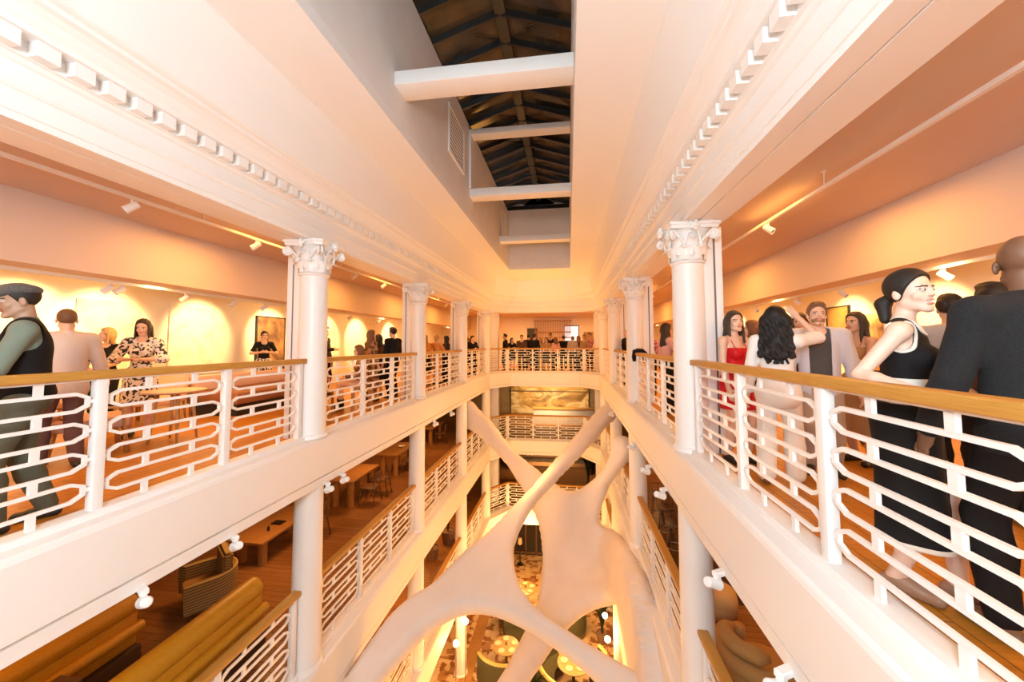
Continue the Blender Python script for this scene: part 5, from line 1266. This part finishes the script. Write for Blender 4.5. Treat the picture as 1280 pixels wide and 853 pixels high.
# ------------------------------------------------------------------ ground storey
TEAL = noisy('olive_velvet', (.085, .075, .03), (.06, .055, .022), 30., .7)
def booth(label, cx, cy, r, a0, a1, m=TEAL):
    t = thing('curved_booth', label, 'sofa', (cx, cy, GROUND))
    n_ = 26; A = [math.radians(a0+(a1-a0)*i/n_) for i in range(n_+1)]
    def sw(name, prof, m_):
        bm = bmesh.new(); rows = [[bm.verts.new((math.cos(a)*q, math.sin(a)*q, z)) for q, z in prof] for a in A]; k_ = len(prof)
        for x, y in zip(rows, rows[1:]):
            for k in range(k_): bm.faces.new((x[k], x[(k+1) % k_], y[(k+1) % k_], y[k]))
        bm.faces.new(rows[0]); bm.faces.new(rows[-1][::-1]); obj(name, bm, m_, t, 45)
    sw('seat', [(r-.55, .25), (r-.57, .30), (r-.56, .42), (r-.5, .45), (r-.1, .45), (r-.1, .25)], m)
    sw('backrest', [(r-.12, .2), (r-.16, .5), (r-.12, .92), (r-.06, .96), (r+.0, .92), (r+.02, .2)], m)
    sw('base', [(r-.5, 0), (r-.5, .25), (r-.0, .25), (r-.0, 0)], DARKW)
    sw('rim', [(r-.13, .955), (r-.1, .985), (r-.03, .985), (r+.01, .955)], mat('brass_rim', (.55, .36, .12), .4, .4))
    return t
def ground_table(label, x, y, r=.44):
    t = thing('round_table', label, 'table', (x, y, GROUND), 0, 'round tables on the mosaic floor')
    bm = bmesh.new(); lathe(bm, [(0, .71), (r-.02, .71), (r, .72), (r, .745), (r-.01, .75), (0, .75)], 40, cap=False); obj('tabletop', bm, noisy('honey_tabletop', (.46, .29, .12), (.40, .24, .09), 5., .4), t, 40)
    bm = bmesh.new(); lathe(bm, [(.26, 0), (.26, .02), (.05, .05), (.045, .68), (.1, .71)], 20); obj('pedestal', bm, DARKW, t, 40)
    bm = bmesh.new(); lathe(bm, [(0, 0), (.03, 0), (.03, .07), (0, .075)], 12, cap=False); o = obj('candle_holder', bm, DARKW, None, True); o.location = (x, y+.03, GROUND+.75)
    tag(o, 'little dark candle holder on the ' + label, 'candle holder')
    for k in range(5):
        a = k*2*PI/5+.5; bm = bmesh.new(); lathe(bm, [(0, 0), (.07, 0), (.115, .014), (.115, .02), (.07, .008), (0, .008)], 24, cap=False); o = obj('plate', bm, mat('cream_plate', (.66, .54, .36), .4), None, True)
        o.location = (x+.29*math.cos(a), y+.29*math.sin(a), GROUND+.751); tag(o, 'white plate on the ' + label, 'plate', 'plates on the ' + label)
ground_table('round table seen under the left arch', -2.16, 13.3)
booth('curved olive booth behind the round table under the left arch', -2.1, 13.55, 1.12, -35, 110)
booth('curved olive seat on the near side of the round table under the left arch', -2.16, 13.15, 1.0, 215, 325)
ground_table('round table inside the pale-rimmed booth', .05, 12.9, .5)
booth('round olive booth with pale rim right of the sculpture leg', .05, 12.75, 1.15, 120, 400)
booth('curved olive booth further back on the right', -.3, 15.4, .85, -80, 100)
ground_table('far round table seen between the fabric sculptures', -1.85, 16.4, .46)
booth('curved olive booth beside the far table seen through the gap', -1.9, 15.75, .95, 180, 350)
plant('bushy plant between the two booths on the mosaic floor', (-1.1, 11.35, GROUND), 1.0, 60, 12, .42, .07, .22)
plant('dark plant on the mosaic floor at the right by the columns', (1.1, 14.9, GROUND), 1.1, 40, 13, .5, .06, .2)
for lab, x, y, h in (('brightest glowing globe lamp on the left, under the left arch', -3.36, 11.5, 2.0), ('smaller globe lamp behind the brightest one on the left', -3.3, 12.35, 2.05),
                     ('upper globe lamp at the right under the sculpture arch', 1.12, 13.75, 1.7), ('lower globe lamp at the right under the sculpture arch', 1.1, 12.7, 1.7)):
    t = thing('globe_lamp', lab, 'lamp', (x, y, GROUND), 0, 'globe floor lamps')
    bm = bmesh.new(); lathe(bm, [(.14, 0), (.14, .02), (.014, .03), (.012, h-.08)], 16); obj('stand', bm, mat('brass', (.5, .3, .1), .35, .9), t, 40)
    bm = bmesh.new(); bmesh.ops.create_uvsphere(bm, u_segments=20, v_segments=12, radius=.085, matrix=Matrix.Translation((0, 0, h))); obj('globe', bm, mat('globe_glow', (1, .85, .6), .4, emit=(1., .66, .3), estr=60), t, True)
# glazed dark entrance under the far galleries
o = bxobj('door_2', (-3.2, .6, 20.3, 20.4, GROUND, GROUND+2.5), mat('dark_door_glass', (.025, .02, .016), .2)); struct(o)
bm = bmesh.new()
for x in (-3.2, -2.3, -1.75, -1.3, -.85, -.4, .5): box(bm, x, x+.07, 20.25, 20.32, GROUND, GROUND+2.5)
for z in (.1, 2.43): box(bm, -3.2, .6, 20.25, 20.32, GROUND+z, GROUND+z+.07)
obj('door_frame', bm, DARKW, o)
t = thing('lamp_stand', 'slim dark stand with a small pale lamp by the entrance doors', 'lamp', (-2.45, 19.4, GROUND))
bm = bmesh.new(); lathe(bm, [(.16, 0), (.16, .03), (.03, .05), (.03, .95)], 16); obj('stand', bm, BLACK, t, 40)
bm = bmesh.new(); lathe(bm, [(.07, .95), (.11, 1.0), (.09, 1.25), (0, 1.25)], 16, cap=False); obj('lamp_shade', bm, CREAMT, t, 40)
# ================================================================== camera
cam = bpy.data.cameras.new('camera'); co = bpy.data.objects.new('camera', cam); COL.objects.link(co); SC.camera = co
f, yaw, pitch, roll = 483.13, .14378, .05418, -.00351
cam.sensor_width = 36; cam.sensor_fit = 'HORIZONTAL'; cam.lens = 36*f/1280
cam.shift_x = 0; cam.shift_y = -22.7/1280
fwd = Vector((-math.sin(yaw)*math.cos(pitch), math.cos(yaw)*math.cos(pitch), math.sin(pitch)))
r = Vector((math.cos(yaw), math.sin(yaw), 0)); up = r.cross(fwd)
r2 = r*math.cos(roll)+up*math.sin(roll); u2 = -r*math.sin(roll)+up*math.cos(roll)
co.matrix_world = Matrix(((r2.x, u2.x, -fwd.x, 0), (r2.y, u2.y, -fwd.y, 0), (r2.z, u2.z, -fwd.z, 1.3), (0, 0, 0, 1)))
cam.clip_start = .05
SC.view_settings.view_transform = 'Standard'; SC.view_settings.look = 'None'; SC.view_settings.gamma = 1
SC.view_settings.use_curve_mapping = False
SC.view_settings.exposure = 0.0
SC.cycles.max_bounces = 8; SC.cycles.diffuse_bounces = 5
SC.cycles.sample_clamp_indirect = 6
# ================================================================== light
w = bpy.data.worlds.new('night'); SC.world = w; w.use_nodes = True
w.node_tree.nodes['Background'].inputs[0].default_value = (.05, .035, .02, 1); w.node_tree.nodes['Background'].inputs[1].default_value = .3
def lamp(kind, name, loc, col, power, size=.2, aim=None, sy=None, cone=None, blend=.4):
    d = bpy.data.lights.new(name, kind); d.color = col; d.energy = power
    if kind == 'AREA':
        d.shape = 'RECTANGLE'; d.size = size; d.size_y = sy or size
    else: d.shadow_soft_size = size
    if kind == 'SPOT': d.spot_size = math.radians(cone or 60); d.spot_blend = blend
    o = bpy.data.objects.new(name, d); COL.objects.link(o); o.location = loc
    if aim is not None: o.rotation_euler = (Vector(aim)-Vector(loc)).to_track_quat('-Z', 'Y').to_euler()
    return o
WARM = (1., .44, .095); AMB = (1., .45, .14); NEUT = (.74, .91, 1.)
lamp('POINT', 'camera_flash', (-.5, -1.5, 2.1), NEUT, 690, .5)
# ceiling lamps in the top galleries
for s in (-1, 1):
    for y in (1.5, 5.5, 9.5, 13.5, 17.5, 21.5):
        lamp('AREA', 'gallery_downlight', (XC+s*4.2, y, 3.1), WARM, 62, 1.2, (XC+s*4.2, y, 0))
        lamp('AREA', 'wall_wash_strip', (XC+s*6.0, y, 2.45), (1., .60, .2), 62, .3, (XC+s*7.2, y, .6), sy=3.6)
for s, ys in ((-1, (2.4, 4.7, 5.8, 7.6, 9.7, 12.2, 14.2, 17)), (1, (1.6, 3.6, 5.6, 7.4, 9.4, 12., 15.))):
    for y in ys: lamp('SPOT', 'wall_washer', (XC+s*5.86, y-.15, 2.22), (1., .66, .28), 300, .05, (XC+s*7.2, y, 1.55), cone=66, blend=.5)
for x in (-3.0, -1, 1.0): lamp('AREA', 'gallery_downlight', (x, 21.5, 2.95), (1., .56, .18), 110, 1.2, (x, 21.5, 0))
# middle storey, third storey and ground
for s in (-1, 1):
    for y in (3, 7, 11, 15):
        lamp('AREA', 'middle_downlight', (XC+s*4.6, y, -.75), AMB, 18 if y == 3 else 46, .8, (XC+s*4.6, y, -3))
        lamp('AREA', 'third_downlight', (XC+s*4.4, y, -3.85), AMB, 75, .8, (XC+s*4.4, y, -6))
for y in (5, 9, 13, 17): lamp('POINT', 'ground_lamp', (XC+.8*math.sin(y), y, -7.2), (1., .50, .15), 280, .3)
for y in (9.5, 13.5): lamp('POINT', 'atrium_fill', (XC, y, -1.4), (1., .47, .15), 100, .4)  # unseen points hung in mid-air, added to brighten the sculptures and atrium
lamp('POINT', 'far_atrium_fill', (XC, 15.6, 1.2), (1., .42, .10), 42, .4)  # unseen point without a fixture, added to warm the far end
lamp('AREA', 'mural_fill', (XC, 21.5, -.8), (1, .68, .3), 330, 2., (XC, 24.5, -2.2))  # unseen fill added to brighten the mural
lamp('AREA', 'back_bar_fill', (XC, 21.3, -3.85), (1, .6, .25), 320, 2., (XC, 22.8, -5))  # unseen fill added so the dark shelves and bottles read
lamp('AREA', 'far_soffit_fill', (XC, 16.2, 1.8), (1., .45, .10), 42, 1.5, (XC, 15.2, 4), sy=1.5)  # unseen panel in mid-air, added to turn the far soffit orange
for x, y, h in ((-3.1, 11.5, 2.0), (1.0, 13.2, 1.7)): lamp('POINT', 'globe_light', (x, y, GROUND+h), (1., .6, .22), 110, .12)
